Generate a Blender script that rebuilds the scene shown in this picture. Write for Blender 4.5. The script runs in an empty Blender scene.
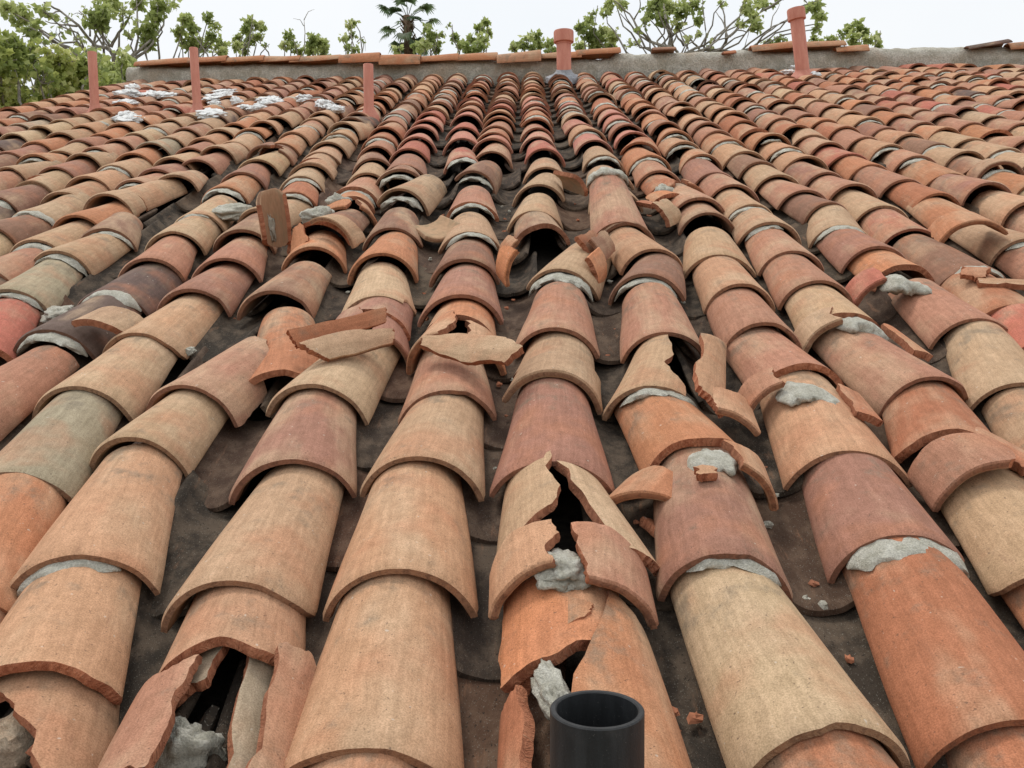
import bpy, math, random
import numpy as np
from mathutils import Matrix, Vector, Euler, noise

random.seed(7); rng = np.random.default_rng(7)
scene = bpy.context.scene
COL = scene.collection
rad = math.radians

# ------------------------------------------------------------------ camera, sky, sun
SLOPE = rad(19.0)
ROOF_Z = 3.0
FPX = 900.0
CAM_H = 0.838 + 0.133            # above the deck, measured along the roof normal
TH, PSI, RHO = rad(23.63), rad(1.18), rad(1.2)
ROOFM = Matrix.Translation((0, 0, ROOF_Z)) @ Matrix.Rotation(SLOPE, 4, 'X')
cF = Vector((-math.sin(PSI) * math.cos(TH), math.cos(PSI) * math.cos(TH), -math.sin(TH)))
cR0 = Vector((math.cos(PSI), math.sin(PSI), 0)); cU0 = cR0.cross(cF)
cR = cR0 * math.cos(RHO) - cU0 * math.sin(RHO); cU = cU0 * math.cos(RHO) + cR0 * math.sin(RHO)
cam_d = bpy.data.cameras.new('camera'); cam = bpy.data.objects.new('camera', cam_d); COL.objects.link(cam)
cam_d.sensor_width = 36.0; cam_d.lens = FPX / 1024 * 36.0; cam_d.clip_start = 0.02; cam_d.clip_end = 2000
cm = Matrix((cR, cU, -cF)).transposed().to_4x4(); cm.translation = (0, 0, CAM_H)
cam.matrix_world = ROOFM @ cm
scene.camera = cam

SUN_EL, SUN_AZ = rad(62), rad(-35)       # azimuth measured from +Y (up the slope) towards +X
world = bpy.data.worlds.new('World'); scene.world = world; world.use_nodes = True
wn = world.node_tree.nodes; wl = world.node_tree.links; wn.clear()
wo = wn.new('ShaderNodeOutputWorld'); bg = wn.new('ShaderNodeBackground'); bg.inputs['Strength'].default_value = 0.1
sky = wn.new('ShaderNodeTexSky'); sky.sky_type = 'NISHITA'; sky.sun_disc = False
sky.sun_elevation = SUN_EL; sky.sun_rotation = SUN_AZ; sky.dust_density = 4.0; sky.air_density = 1.0
tc = wn.new('ShaderNodeTexCoord'); wns = wn.new('ShaderNodeTexNoise'); wns.inputs['Scale'].default_value = 2.2
wns.inputs['Detail'].default_value = 5; wl.new(tc.outputs['Generated'], wns.inputs['Vector'])
wr = wn.new('ShaderNodeValToRGB'); wr.color_ramp.elements[0].position = 0.3; wr.color_ramp.elements[1].position = 0.7
wr.color_ramp.elements[0].color = (0.84, 0.88, 0.92, 1); wr.color_ramp.elements[1].color = (0.92, 0.935, 0.945, 1)
wl.new(wns.outputs['Fac'], wr.inputs['Fac'])
wm = wn.new('ShaderNodeMix'); wm.data_type = 'RGBA'; wm.blend_type = 'MULTIPLY'; wm.inputs['Factor'].default_value = 1.0
wm.inputs['B'].default_value = (11.0, 11.0, 11.0, 1); wl.new(wr.outputs['Color'], wm.inputs['A'])
wx = wn.new('ShaderNodeMix'); wx.data_type = 'RGBA'; wx.inputs['Factor'].default_value = 0.92
wl.new(sky.outputs['Color'], wx.inputs['A']); wl.new(wm.outputs['Result'], wx.inputs['B'])
wl.new(wx.outputs['Result'], bg.inputs['Color']); wl.new(bg.outputs['Background'], wo.inputs['Surface'])

sun_d = bpy.data.lights.new('sun', 'SUN'); sun = bpy.data.objects.new('sun', sun_d); COL.objects.link(sun)
sun_d.energy = 1.5; sun_d.angle = rad(16); sun_d.color = (1.0, 0.95, 0.88)
sd = Vector((math.sin(SUN_AZ) * math.cos(SUN_EL), math.cos(SUN_AZ) * math.cos(SUN_EL), math.sin(SUN_EL)))
sun.rotation_euler = sd.to_track_quat('Z', 'Y').to_euler(); sun.location = (0, 0, 30)
vs = scene.view_settings; vs.view_transform = 'Standard'; vs.look = 'None'; vs.gamma = 1.0; vs.exposure = 0.0
vs.use_curve_mapping = False

# ------------------------------------------------------------------ projection helpers (roof frame)
def ray(x, y):
    return (cF + cR * ((x - 512) / FPX) + cU * ((384 - y) / FPX))
def onroof(x, y, w=0.133):                # photograph point -> (u, v) on the plane w above the deck
    d = ray(x, y); t = (w - CAM_H) / d.z
    return d.x * t, d.y * t
def proj(u, v, w):
    p = Vector((u, v, w - CAM_H)); z = p.dot(cF)
    if z <= 0.05: return None
    return 512 + FPX * p.dot(cR) / z, 384 - FPX * p.dot(cU) / z, z
def far_point(x, y, dist):                # world point at a given horizontal distance
    d = (ROOFM.to_3x3() @ ray(x, y)); o = ROOFM @ Vector((0, 0, CAM_H))
    h = math.hypot(d.x, d.y)
    return o + d * (dist / h)

# ------------------------------------------------------------------ materials
def lin(c):
    return tuple(((v / 255 + 0.055) / 1.055) ** 2.4 if v > 10 else v / 255 / 12.92 for v in c)
class NT:
    def __init__(self, name):
        self.m = bpy.data.materials.new(name); self.m.use_nodes = True
        self.n = self.m.node_tree.nodes; self.l = self.m.node_tree.links; self.n.clear()
        self.out = self.n.new('ShaderNodeOutputMaterial'); self.p = self.n.new('ShaderNodeBsdfPrincipled')
        self.l.new(self.p.outputs[0], self.out.inputs['Surface'])
    def put(self, sock, v):
        if isinstance(v, bpy.types.NodeSocket): self.l.new(v, sock)
        elif v is not None: sock.default_value = v
    def node(self, t, **kw):
        n = self.n.new(t)
        for k, v in kw.items(): setattr(n, k, v)
        return n
    def math(self, op, a, b=None, c=None, clamp=False):
        n = self.node('ShaderNodeMath', operation=op, use_clamp=clamp)
        self.put(n.inputs[0], a)
        if b is not None: self.put(n.inputs[1], b)
        if c is not None: self.put(n.inputs[2], c)
        return n.outputs[0]
    def noise(self, vec, scale, detail=4, rough=0.55):
        n = self.node('ShaderNodeTexNoise'); self.put(n.inputs['Vector'], vec)
        n.inputs['Scale'].default_value = scale; n.inputs['Detail'].default_value = detail
        n.inputs['Roughness'].default_value = rough
        return n.outputs['Fac']
    def vmul(self, vec, s):
        n = self.node('ShaderNodeVectorMath', operation='MULTIPLY'); self.put(n.inputs[0], vec); n.inputs[1].default_value = s
        return n.outputs[0]
    def step(self, v, a, b, lo=0.0, hi=1.0):
        n = self.node('ShaderNodeMapRange'); n.interpolation_type = 'SMOOTHSTEP'; self.put(n.inputs['Value'], v)
        n.inputs['From Min'].default_value = a; n.inputs['From Max'].default_value = b
        n.inputs['To Min'].default_value = lo; n.inputs['To Max'].default_value = hi
        return n.outputs['Result']
    def mix(self, f, a, b, mode='MIX'):
        n = self.node('ShaderNodeMix', data_type='RGBA', blend_type=mode)
        self.put(n.inputs['Factor'], f); self.put(n.inputs['A'], a); self.put(n.inputs['B'], b)
        return n.outputs['Result']
    def bump(self, h, strength, dist):
        n = self.node('ShaderNodeBump'); self.put(n.inputs['Height'], h)
        n.inputs['Strength'].default_value = strength; n.inputs['Distance'].default_value = dist
        self.l.new(n.outputs[0], self.p.inputs['Normal'])
    def fin(self, col, rough=0.85, spec=0.25):
        self.put(self.p.inputs['Base Color'], col); self.put(self.p.inputs['Roughness'], rough)
        self.p.inputs['Specular IOR Level'].default_value = spec
        return self.m

def clay(name, joined=False, kind='body'):
    t = NT(name)
    if joined:
        at = t.node('ShaderNodeAttribute', attribute_name='tint'); col = at.outputs['Color']
        rnd = t.node('ShaderNodeAttribute', attribute_name='rnd').outputs['Fac']
    else:
        oi = t.node('ShaderNodeObjectInfo'); col = oi.outputs['Color']; rnd = oi.outputs['Random']
    uv = t.node('ShaderNodeUVMap', uv_map='UVMap').outputs[0]
    sx = t.node('ShaderNodeSeparateXYZ'); t.put(sx.inputs[0], uv)
    cb = t.node('ShaderNodeCombineXYZ'); t.put(cb.inputs[0], sx.outputs[0]); t.put(cb.inputs[1], sx.outputs[1])
    t.put(cb.inputs[2], t.math('MULTIPLY', rnd, 37.0)); vec = cb.outputs[0]
    r2 = t.math('FRACT', t.math('MULTIPLY', rnd, 17.31)); r3 = t.math('FRACT', t.math('MULTIPLY', rnd, 53.7))
    if kind == 'body':
        mp = t.node('ShaderNodeVectorRotate', rotation_type='EULER_XYZ'); t.put(mp.inputs['Vector'], vec); mp.inputs['Rotation'].default_value = (.6, .8, .55)
        iso = mp.outputs[0]
        wob = t.node('ShaderNodeTexNoise'); t.put(wob.inputs['Vector'], iso); wob.inputs['Scale'].default_value = 11; wob.inputs['Detail'].default_value = 3
        wv = t.node('ShaderNodeVectorMath', operation='MULTIPLY_ADD'); t.put(wv.inputs[0], wob.outputs['Color']); wv.inputs[1].default_value = (.022, .06, 0); t.put(wv.inputs[2], vec)
        wvec = wv.outputs[0]
        rot2 = t.node('ShaderNodeVectorRotate', rotation_type='EULER_XYZ'); t.put(rot2.inputs['Vector'], t.vmul(wvec, (1, .45, 1))); rot2.inputs['Rotation'].default_value = (.5, .7, .4)
        big = t.noise(rot2.outputs[0], 8, 3)
        shift = t.math('ADD', big, t.math('MULTIPLY', t.math('SUBTRACT', r2, 0.5), 0.22))
        c = t.mix(t.step(shift, 0.44, 0.72, 0, 0.62), col, (*lin((196, 168, 138)), 1))     # buff kiln bloom
        redm = t.noise(iso, 6.3, 3)
        c = t.mix(t.step(t.math('ADD', redm, t.math('MULTIPLY', r3, 0.12)), 0.54, 0.76, 0, 0.42), c, (*lin((186, 126, 94)), 1))
        grey = t.noise(iso, 15, 5, .65)
        lenm = t.step(sx.outputs[1], 0.16, 0.42, 0.0, 0.14)
        c = t.mix(t.step(t.math('ADD', grey, lenm), 0.58, 0.80, 0, 0.6), c, (*lin((126, 116, 100)), 1))  # lichen and dust
        st = t.noise(t.vmul(wvec, (1, .05, 1)), 120, 4, .65)
        c = t.mix(1.0, c, t.mix(t.step(st, 0.25, 0.75), (.86, .85, .83, 1), (1.10, 1.10, 1.10, 1)), 'MULTIPLY')
        md = t.noise(iso, 38, 5, .65)
        c = t.mix(1.0, c, t.mix(t.step(md, 0.28, 0.72), (.88, .87, .85, 1), (1.09, 1.09, 1.10, 1)), 'MULTIPLY')
        fg = t.noise(iso, 420, 2)
        c = t.mix(1.0, c, t.mix(t.step(fg, 0.3, 0.7), (.80, .79, .77, 1), (1.15, 1.15, 1.16, 1)), 'MULTIPLY')
        pit = t.noise(iso, 170, 2, .5)
        pm = t.step(pit, 0.67, 0.74)
        c = t.mix(t.math('MULTIPLY', pm, 0.55), c, (.10, .07, .05, 1))
        sp = t.noise(iso, 95, 1, .4)
        c = t.mix(t.step(sp, 0.755, 0.80, 0, 0.55), c, (.62, .55, .46, 1))
        ds = t.noise(t.vmul(wvec, (1, .14, 1.7)), 36, 4, .7)
        c = t.mix(t.step(ds, 0.60, 0.80, 0, 0.40), c, (*lin((120, 82, 66)), 1))
        h = t.math('ADD', t.math('MULTIPLY', st, 0.4), t.math('ADD', t.math('MULTIPLY', fg, 0.3), t.math('MULTIPLY', md, 0.8)))
        h = t.math('SUBTRACT', h, t.math('MULTIPLY', pm, 0.5))
        t.bump(h, 0.5, 0.002)
        return t.fin(c, 0.86, 0.22)
    if kind == 'edge':
        c = t.mix(0.55, col, (*lin((128, 86, 64)), 1))
        a = t.noise(vec, 120, 4, .7); b = t.noise(vec, 18, 3)
        c = t.mix(t.step(a, 0.42, 0.70, 0, .6), c, (*lin((84, 62, 52)), 1))
        c = t.mix(t.step(b, 0.5, 0.75, 0, .5), c, (*lin((170, 120, 88)), 1))
        t.bump(t.math('ADD', a, t.noise(vec, 420, 2)), 0.8, 0.003)
        return t.fin(c, 0.92, 0.15)
    if kind == 'frac':
        a = t.noise(vec, 70, 5, .7); b = t.noise(vec, 260, 3, .6)
        c = t.mix(t.step(a, 0.3, 0.7), (*lin((158, 96, 70)), 1), (*lin((208, 140, 106)), 1))
        c = t.mix(t.step(b, 0.58, 0.75, 0, .55), c, (*lin((226, 182, 148)), 1))
        c = t.mix(t.step(t.noise(vec, 150, 3), 0.6, 0.72, 0, .5), c, (*lin((98, 56, 40)), 1))
        c = t.mix(t.math('MULTIPLY', r2, 0.55), c, (*lin((140, 104, 84)), 1))
        t.bump(t.math('ADD', a, b), 1.0, 0.006)
        return t.fin(c, 0.95, 0.1)
    if kind == 'inside':
        a = t.noise(t.vmul(vec, (1, .6, 1)), 70, 4, .6); b = t.noise(vec, 14, 4)
        c = t.mix(0.35, col, (*lin((150, 108, 80)), 1))
        c = t.mix(t.step(b, 0.45, 0.65, 0, .7), c, (*lin((150, 132, 106)), 1))
        c = t.mix(1.0, c, t.mix(t.step(a, .3, .7), (.90, .89, .88, 1), (1.06, 1.06, 1.06, 1)), 'MULTIPLY')
        t.bump(a, 0.6, 0.003)
        return t.fin(c, 0.92, 0.15)
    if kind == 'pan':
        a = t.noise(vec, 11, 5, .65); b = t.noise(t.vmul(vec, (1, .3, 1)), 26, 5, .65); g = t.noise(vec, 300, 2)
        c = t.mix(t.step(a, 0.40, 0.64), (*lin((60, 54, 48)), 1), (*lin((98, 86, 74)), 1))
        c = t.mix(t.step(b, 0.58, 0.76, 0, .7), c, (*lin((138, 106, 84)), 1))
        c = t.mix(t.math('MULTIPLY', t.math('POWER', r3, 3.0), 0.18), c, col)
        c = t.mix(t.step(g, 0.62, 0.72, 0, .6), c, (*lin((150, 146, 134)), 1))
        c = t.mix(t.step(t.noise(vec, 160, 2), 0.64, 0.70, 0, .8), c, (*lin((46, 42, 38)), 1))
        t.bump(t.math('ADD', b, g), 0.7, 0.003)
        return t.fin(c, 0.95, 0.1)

def rough_mat(name, c0, c1, c2, sc=30, bd=0.006, spots=None):
    t = NT(name)
    v = t.node('ShaderNodeTexCoord').outputs['Object']
    a = t.noise(v, sc, 5, .65); b = t.noise(v, sc * 7, 4, .7); d = t.noise(v, sc * .22, 3)
    c = t.mix(t.step(a, .35, .65), (*lin(c0), 1), (*lin(c1), 1))
    c = t.mix(t.step(d, .5, .72, 0, .7), c, (*lin(c2), 1))
    c = t.mix(1.0, c, t.mix(t.step(b, .3, .7), (.72, .72, .72, 1), (1.15, 1.15, 1.15, 1)), 'MULTIPLY')
    t.bump(t.math('ADD', a, b), 1.0, bd)
    return t.fin(c, 0.95, 0.1)

M = {}
for k in ('body', 'edge', 'frac', 'inside', 'pan'):
    M[k] = clay('clay_' + k, False, k); M[k + '_j'] = clay('clay_' + k + '_far', True, k)
M['mortar'] = rough_mat('mortar', (186, 182, 166), (216, 213, 200), (164, 158, 142), 45, .005)
M['ridge_mortar'] = rough_mat('ridge_mortar', (186, 180, 164), (216, 211, 198), (190, 170, 148), 9, .02)
M['white_mortar'] = rough_mat('white_mortar', (240, 241, 240), (252, 252, 250), (228, 226, 220), 40, .004)
M['felt'] = rough_mat('roofing_felt', (44, 40, 37), (62, 56, 50), (72, 64, 56), 60, .004)
M['stucco'] = rough_mat('stucco', (196, 182, 160), (206, 192, 170), (188, 172, 150), 8, .004)
M['ground'] = rough_mat('ground', (96, 92, 60), (126, 112, 80), (84, 96, 52), 1.3, .05)
M['bark'] = rough_mat('bark', (150, 142, 130), (188, 180, 168), (126, 118, 108), 8, .02)
M['palm_bark'] = rough_mat('palm_bark', (108, 88, 72), (138, 116, 96), (86, 72, 60), 9, .03)
M['lead'] = rough_mat('flashing', (150, 152, 156), (184, 186, 190), (136, 136, 138), 25, .004)
def paint(name, c0, c1):
    t = NT(name); v = t.node('ShaderNodeTexCoord').outputs['Object']
    a = t.noise(t.vmul(v, (1, 1, .25)), 22, 5, .65); b = t.noise(v, 160, 3)
    c = t.mix(t.step(a, .3, .7), (*lin(c0), 1), (*lin(c1), 1))
    c = t.mix(t.step(b, .62, .75, 0, .6), c, (*lin((120, 80, 66)), 1))
    t.bump(b, .3, .002); return t.fin(c, .7, .3)
M['vent_paint'] = paint('terracotta_vent_paint', (192, 124, 106), (208, 144, 124))
def plastic():
    t = NT('black_plastic'); v = t.node('ShaderNodeTexCoord').outputs['Object']
    a = t.noise(t.vmul(v, (1, 1, .15)), 60, 4, .6); b = t.noise(v, 400, 2); d = t.noise(v, 12, 4)
    c = t.mix(t.step(a, .35, .7), (.016, .017, .018, 1), (.030, .032, .034, 1))
    c = t.mix(t.step(d, .55, .8, 0, .5), c, (.075, .072, .068, 1))
    c = t.mix(t.step(b, .66, .76, 0, .35), c, (.16, .15, .14, 1))
    t.bump(t.math('ADD', a, b), .25, .001); return t.fin(c, t.step(d, .3, .7, .48, .66), .35)
M['plastic'] = plastic()
def leafmat(name, c0, c1, c2):
    t = NT(name)
    at = t.node('ShaderNodeAttribute', attribute_name='rnd').outputs['Fac']
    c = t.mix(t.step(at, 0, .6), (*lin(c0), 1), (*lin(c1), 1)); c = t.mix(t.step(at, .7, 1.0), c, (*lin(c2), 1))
    t.fin(c, .55, .3)
    tr = t.node('ShaderNodeBsdfTranslucent'); t.put(tr.inputs['Color'], c)
    mx = t.node('ShaderNodeMixShader'); mx.inputs[0].default_value = .5
    t.l.new(t.p.outputs[0], mx.inputs[1]); t.l.new(tr.outputs[0], mx.inputs[2]); t.l.new(mx.outputs[0], t.out.inputs['Surface'])
    return t.m
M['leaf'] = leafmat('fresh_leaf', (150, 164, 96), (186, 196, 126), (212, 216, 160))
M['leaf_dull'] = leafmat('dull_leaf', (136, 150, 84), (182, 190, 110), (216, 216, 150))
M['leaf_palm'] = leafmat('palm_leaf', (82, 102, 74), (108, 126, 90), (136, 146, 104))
TILE_MATS = [M['body'], M['inside'], M['edge'], M['frac']]
TILE_MATS_J = [M['body_j'], M['inside_j'], M['edge_j'], M['frac_j']]
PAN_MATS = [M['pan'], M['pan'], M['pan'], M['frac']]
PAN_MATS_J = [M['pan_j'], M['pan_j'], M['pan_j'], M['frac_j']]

# ------------------------------------------------------------------ mesh helpers
def mesh_obj(name, verts, faces, mats, parent=None, smooth=True, sharp=None, midx=None):
    me = bpy.data.meshes.new(name); me.from_pydata([tuple(v) for v in verts], [], faces)
    for m in (mats if isinstance(mats, list) else [mats]): me.materials.append(m)
    if midx is not None: me.polygons.foreach_set('material_index', midx)
    if smooth: me.polygons.foreach_set('use_smooth', [True] * len(me.polygons))
    if sharp: me.set_sharp_from_angle(angle=rad(sharp))
    me.update()
    o = bpy.data.objects.new(name, me); COL.objects.link(o)
    if parent: o.parent = parent
    return o
def tag(o, label=None, cat=None, group=None, kind=None):
    if label: o['label'] = label
    if cat: o['category'] = cat
    if group: o['group'] = group
    if kind: o['kind'] = kind
    return o

S = 0.28; TL = 0.45; TH_T = 0.0185
HW0, HW1, H0, H1 = 0.128, 0.091, 0.099, 0.0735
ARC = 0.155                                # metres of half arc per unit of a
def resample(pl, n_or_u):
    p = np.array(pl, float); q = p * np.array([ARC, 1.0])
    d = np.r_[0, np.cumsum(np.hypot(*np.diff(q, axis=0).T))]; d /= max(d[-1], 1e-9)
    return np.c_[np.interp(n_or_u, d, p[:, 0]), np.interp(n_or_u, d, p[:, 1])]
def jag(pts, amp, r):
    n = len(pts); q = pts * np.array([ARC, 1.0]); tdir = np.gradient(q, axis=0)
    tdir /= np.maximum(np.hypot(tdir[:, 0], tdir[:, 1])[:, None], 1e-6); nrm = np.c_[-tdir[:, 1], tdir[:, 0]]
    x = np.linspace(0, 1, n); dsp = np.zeros(n)
    for f, a in ((4, 1.0), (9, .6), (19, .4), (37, .22)):
        k = r.normal(size=f + 2) * a; dsp += np.interp(x * (f + 1), np.arange(f + 2), k)
    dsp *= amp * np.clip(np.minimum(x, 1 - x) * 14, 0, 1)
    return (q + nrm * dsp[:, None]) / np.array([ARC, 1.0])
def make_warp(r, amt=1.0):
    return dict(k=[(r.normal() * .0014 * amt, r.uniform(1, 3.2), r.uniform(3, 13), r.uniform(0, 6.28)) for _ in range(4)],
                dw=r.normal() * .03 * amt, dh=r.normal() * .045 * amt, tw=r.normal() * .03 * amt, cup=r.normal() * .004 * amt)
def surf(a, s, off, W, hw0=HW0, hw1=HW1, h0=H0, h1=H1, L=TL):
    f = s / L
    hw = (hw0 + (hw1 - hw0) * f) * (1 + W['dw']); H = (h0 + (h1 - h0) * f) * (1 + W['dh'])
    H = H + W['cup'] * np.cos(f * 3.0)
    R = (hw * hw + H * H) / (2 * H); pm = np.arctan2(hw, R - H)
    wv = sum(k[0] * np.sin(a * k[1] + s * k[2] + k[3]) for k in W['k'])
    ph = a * pm; r = R + off + wv
    x = r * np.sin(ph); z = r * np.cos(ph) - (R - H)
    tw = W['tw'] * (f - .3)
    return x * np.cos(tw) - z * np.sin(tw) * .5, s, z + x * np.sin(tw) * .6

def patch(b, t, l, r_, frac=(0, 0, 0, 0), nu=24, nv=14, rnd=None, amp=.0028, W=None, thick=TH_T, surf_kw={}, cham=True, lipjit=.0012):
    """A shell of clay bounded by four polylines in (a, s): bottom, top, left, right. frac marks broken sides."""
    rnd = rnd or np.random.default_rng(1); W = W or make_warp(rnd)
    e = 0.022 if cham else 0
    def par(n):
        if not cham: return np.linspace(0, 1, n)
        return np.r_[0, np.linspace(e, 1 - e, n - 2), 1]
    U, V = par(nu), par(nv)
    sides = [resample(b, U), resample(t, U), resample(l, V), resample(r_, V)]
    for i in range(4):
        sides[i] = jag(sides[i], amp if frac[i] else lipjit * (1 if i < 2 else .6), rnd)
    B, T, Lf, Rt = sides
    c00, c10, c01, c11 = B[0], B[-1], T[0], T[-1]
    Lf[0], Lf[-1], Rt[0], Rt[-1] = c00, c01, c10, c11
    uu, vv = U[None, :, None], V[:, None, None]
    G = (1 - vv) * B[None] + vv * T[None] + (1 - uu) * Lf[:, None] + uu * Rt[:, None] \
        - ((1 - uu) * (1 - vv) * c00 + uu * (1 - vv) * c10 + (1 - uu) * vv * c01 + uu * vv * c11)
    A, Sg = G[..., 0], G[..., 1]
    bd = np.zeros((nv, nu), bool)
    if cham:
        if not frac[0]: bd[0] = 1
        if not frac[1]: bd[-1] = 1
        if not frac[2]: bd[:, 0] = 1
        if not frac[3]: bd[:, -1] = 1
    tv = thick * (1 + .10 * np.sin(A * 2.1 + W['k'][0][3]))
    oo = np.where(bd, -.24 * tv, 0.0); io = np.where(bd, -.80 * tv, -tv)
    O = np.stack(surf(A, Sg, oo, W, **surf_kw), -1); I = np.stack(surf(A, Sg, io, W, **surf_kw), -1)
    loop = [(0, i) for i in range(nu)] + [(j, nu - 1) for j in range(1, nv)] + [(nv - 1, i) for i in range(nu - 2, -1, -1)] + [(j, 0) for j in range(nv - 2, 0, -1)]
    side_of = [0] * (nu - 1) + [3] * (nv - 1) + [1] * (nu - 1) + [2] * (nv - 1)
    n = nu * nv; verts = [O.reshape(-1, 3), I.reshape(-1, 3)]
    idx = lambda j, i: j * nu + i
    faces = []; mi = []
    for j in range(nv - 1):
        for i in range(nu - 1):
            a_, b_, c_, d_ = idx(j, i), idx(j, i + 1), idx(j + 1, i + 1), idx(j + 1, i)
            faces.append((a_, b_, c_, d_)); mi.append(0)
            faces.append((n + d_, n + c_, n + b_, n + a_)); mi.append(1)
    # middle row of the rim, pushed in and out on broken sides
    mids = []; m_ = len(loop)
    cen = np.array([A.mean(), Sg.mean()])
    for q, (j, i) in enumerate(loop):
        fr = frac[side_of[q]] or frac[side_of[q - 1]]
        a0, s0 = A[j, i], Sg[j, i]
        if fr and cham:
            d = (np.array([a0, s0]) - cen) * np.array([ARC, 1]); d /= max(np.hypot(*d), 1e-6)
            k = rnd.normal() * .0028 + .001
            a0 += d[0] * k / ARC; s0 += d[1] * k
        mids.append(surf(np.array(a0), np.array(s0), -.5 * thick + (rnd.normal() * .0016 if fr else 0), W, **surf_kw))
    verts.append(np.array(mids, float)); V3 = np.concatenate(verts)
    uv = np.concatenate([np.stack([A * ARC, Sg], -1).reshape(-1, 2)] * 2 +
                        [np.array([(A[j, i] * ARC + .004, Sg[j, i] + .004) for j, i in loop])])
    for q in range(m_):
        j0, i0 = loop[q]; j1, i1 = loop[(q + 1) % m_]; q1 = (q + 1) % m_
        m = 3 if frac[side_of[q]] else 2
        faces.append((idx(j1, i1), idx(j0, i0), 2 * n + q, 2 * n + q1)); mi.append(m)
        faces.append((2 * n + q1, 2 * n + q, n + idx(j0, i0), n + idx(j1, i1))); mi.append(m)
    if cham:      # chamfer faces of intact rims take the edge clay
        pass
    return V3, faces, mi, uv

def to_mesh(name, V3, faces, mi, uv, mats):
    me = bpy.data.meshes.new(name); me.from_pydata(V3.tolist(), [], faces)
    for m in mats: me.materials.append(m)
    me.polygons.foreach_set('material_index', mi)
    me.polygons.foreach_set('use_smooth', [True] * len(faces))
    ul = me.uv_layers.new(name='UVMap'); li = np.empty(len(me.loops), np.int32); me.loops.foreach_get('vertex_index', li)
    ul.data.foreach_set('uv', uv[li].ravel()); me.set_sharp_from_angle(angle=rad(48)); me.update()
    return me
def rect(a0, a1, s0, s1):
    return [(a0, s0), (a1, s0)], [(a0, s1), (a1, s1)], [(a0, s0), (a0, s1)], [(a1, s0), (a1, s1)]

# ------------------------------------------------------------------ ground and the house under the roof
U0, U1 = -4.62, 7.4
V0, V1 = 0.02, 10.95
gw = 900
g = mesh_obj('ground', [(-gw, -gw, 0), (gw, -gw, 0), (gw, gw, 0), (-gw, gw, 0)], [(0, 1, 2, 3)], M['ground'], smooth=False)
tag(g, kind='structure')
house = bpy.data.objects.new('house', None); COL.objects.link(house)
tag(house, 'house under an old terracotta barrel tile roof full of cracked tiles', 'house')
def box(name, lo, hi, mat, parent):
    x0, y0, z0 = lo; x1, y1, z1 = hi
    v = [(x0, y0, z0), (x1, y0, z0), (x1, y1, z0), (x0, y1, z0), (x0, y0, z1), (x1, y0, z1), (x1, y1, z1), (x0, y1, z1)]
    return mesh_obj(name, v, [(3, 2, 1, 0), (4, 5, 6, 7), (0, 1, 5, 4), (1, 2, 6, 5), (2, 3, 7, 6), (3, 0, 4, 7)], mat, parent, False)
RC, RS = math.cos(SLOPE), math.sin(SLOPE)
yr, zr = V1 * RC, ROOF_Z + V1 * RS
# gabled wall body: front wall a little behind the eave, gable ends up to the deck
def wall_body():
    y0, y1 = .55, 2 * yr - .55
    zt = ROOF_Z + .55 * math.tan(SLOPE) - .12; zp = zr - .12
    v = []
    for x in (U0 + .25, U1 - .25):
        v += [(x, y0, 0), (x, y1, 0), (x, y1, zt), (x, yr, zp), (x, y0, zt)]
    f = [(4, 3, 2, 1, 0), (5, 6, 7, 8, 9), (0, 5, 9, 4), (1, 2, 7, 6), (0, 1, 6, 5), (4, 9, 8, 3), (3, 8, 7, 2)]
    return mesh_obj('wall', v, f, M['stucco'], house, False)
wall_body()
def deck():
    v = []; t = .03; n = (0, -RS, RC)
    for x in (U0, U1):
        v += [(x, V0, -.022), (x, V1, -.022), (x, V1, -.05), (x, V0, -.05)]
    f = [(0, 4, 5, 1), (3, 2, 6, 7), (0, 3, 7, 4), (1, 5, 6, 2), (0, 1, 2, 3), (4, 7, 6, 5)]
    return mesh_obj('roof', v, f, M['felt'], house, False)
roof = deck(); roof.matrix_local = ROOFM
rb = mesh_obj('back_roof', [(U0, V0, -.022), (U1, V0, -.022), (U1, V1, -.022), (U0, V1, -.022), (U0, V0, -.05), (U1, V0, -.05), (U1, V1, -.05), (U0, V1, -.05)],
              [(0, 1, 2, 3), (7, 6, 5, 4), (0, 4, 5, 1), (1, 5, 6, 2), (2, 6, 7, 3), (3, 7, 4, 0)], M['felt'], house, False)
rb.matrix_local = Matrix.Translation((U0 + U1, 2 * yr, ROOF_Z)) @ Matrix.Rotation(math.pi, 4, 'Z') @ Matrix.Rotation(SLOPE, 4, 'X')

# ------------------------------------------------------------------ tile colours (visible sRGB in the photograph, scaled to albedo)
PAL = dict(peach=(204, 150, 116), orange=(200, 128, 90), tan=(196, 154, 122), buff=(206, 168, 134), pink=(188, 128, 104), mauve=(174, 118, 100),
           brown=(156, 110, 90), dark=(112, 88, 82), red=(192, 106, 88), bright=(218, 136, 92), grey=(176, 156, 134), rust=(186, 112, 80), rose=(206, 128, 112))
ALB = 0.92
def colr(name, jit=.05):
    p_ = np.array(PAL[name], float); p_ = (p_ + (p_.mean() - p_) * .15) * np.array([1.015, 1.03, 1.0])
    c = np.array(lin(p_)) * ALB * (1 + random.gauss(0, jit))
    c = c * (1 + np.array([random.gauss(0, jit * .22) for _ in range(3)]))
    return tuple(float(min(.8, max(.02, q))) for q in c)
NEAR_W = (('pink', 5), ('peach', 4), ('tan', 4), ('orange', 4), ('mauve', 3), ('buff', 2), ('brown', 2), ('grey', 1), ('dark', .25), ('rust', 2))
FAR_W = (('pink', 6), ('peach', 4), ('tan', 2.6), ('orange', 5), ('mauve', 3.5), ('buff', .7), ('brown', 2), ('rust', 3), ('dark', .3), ('red', .9))
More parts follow.
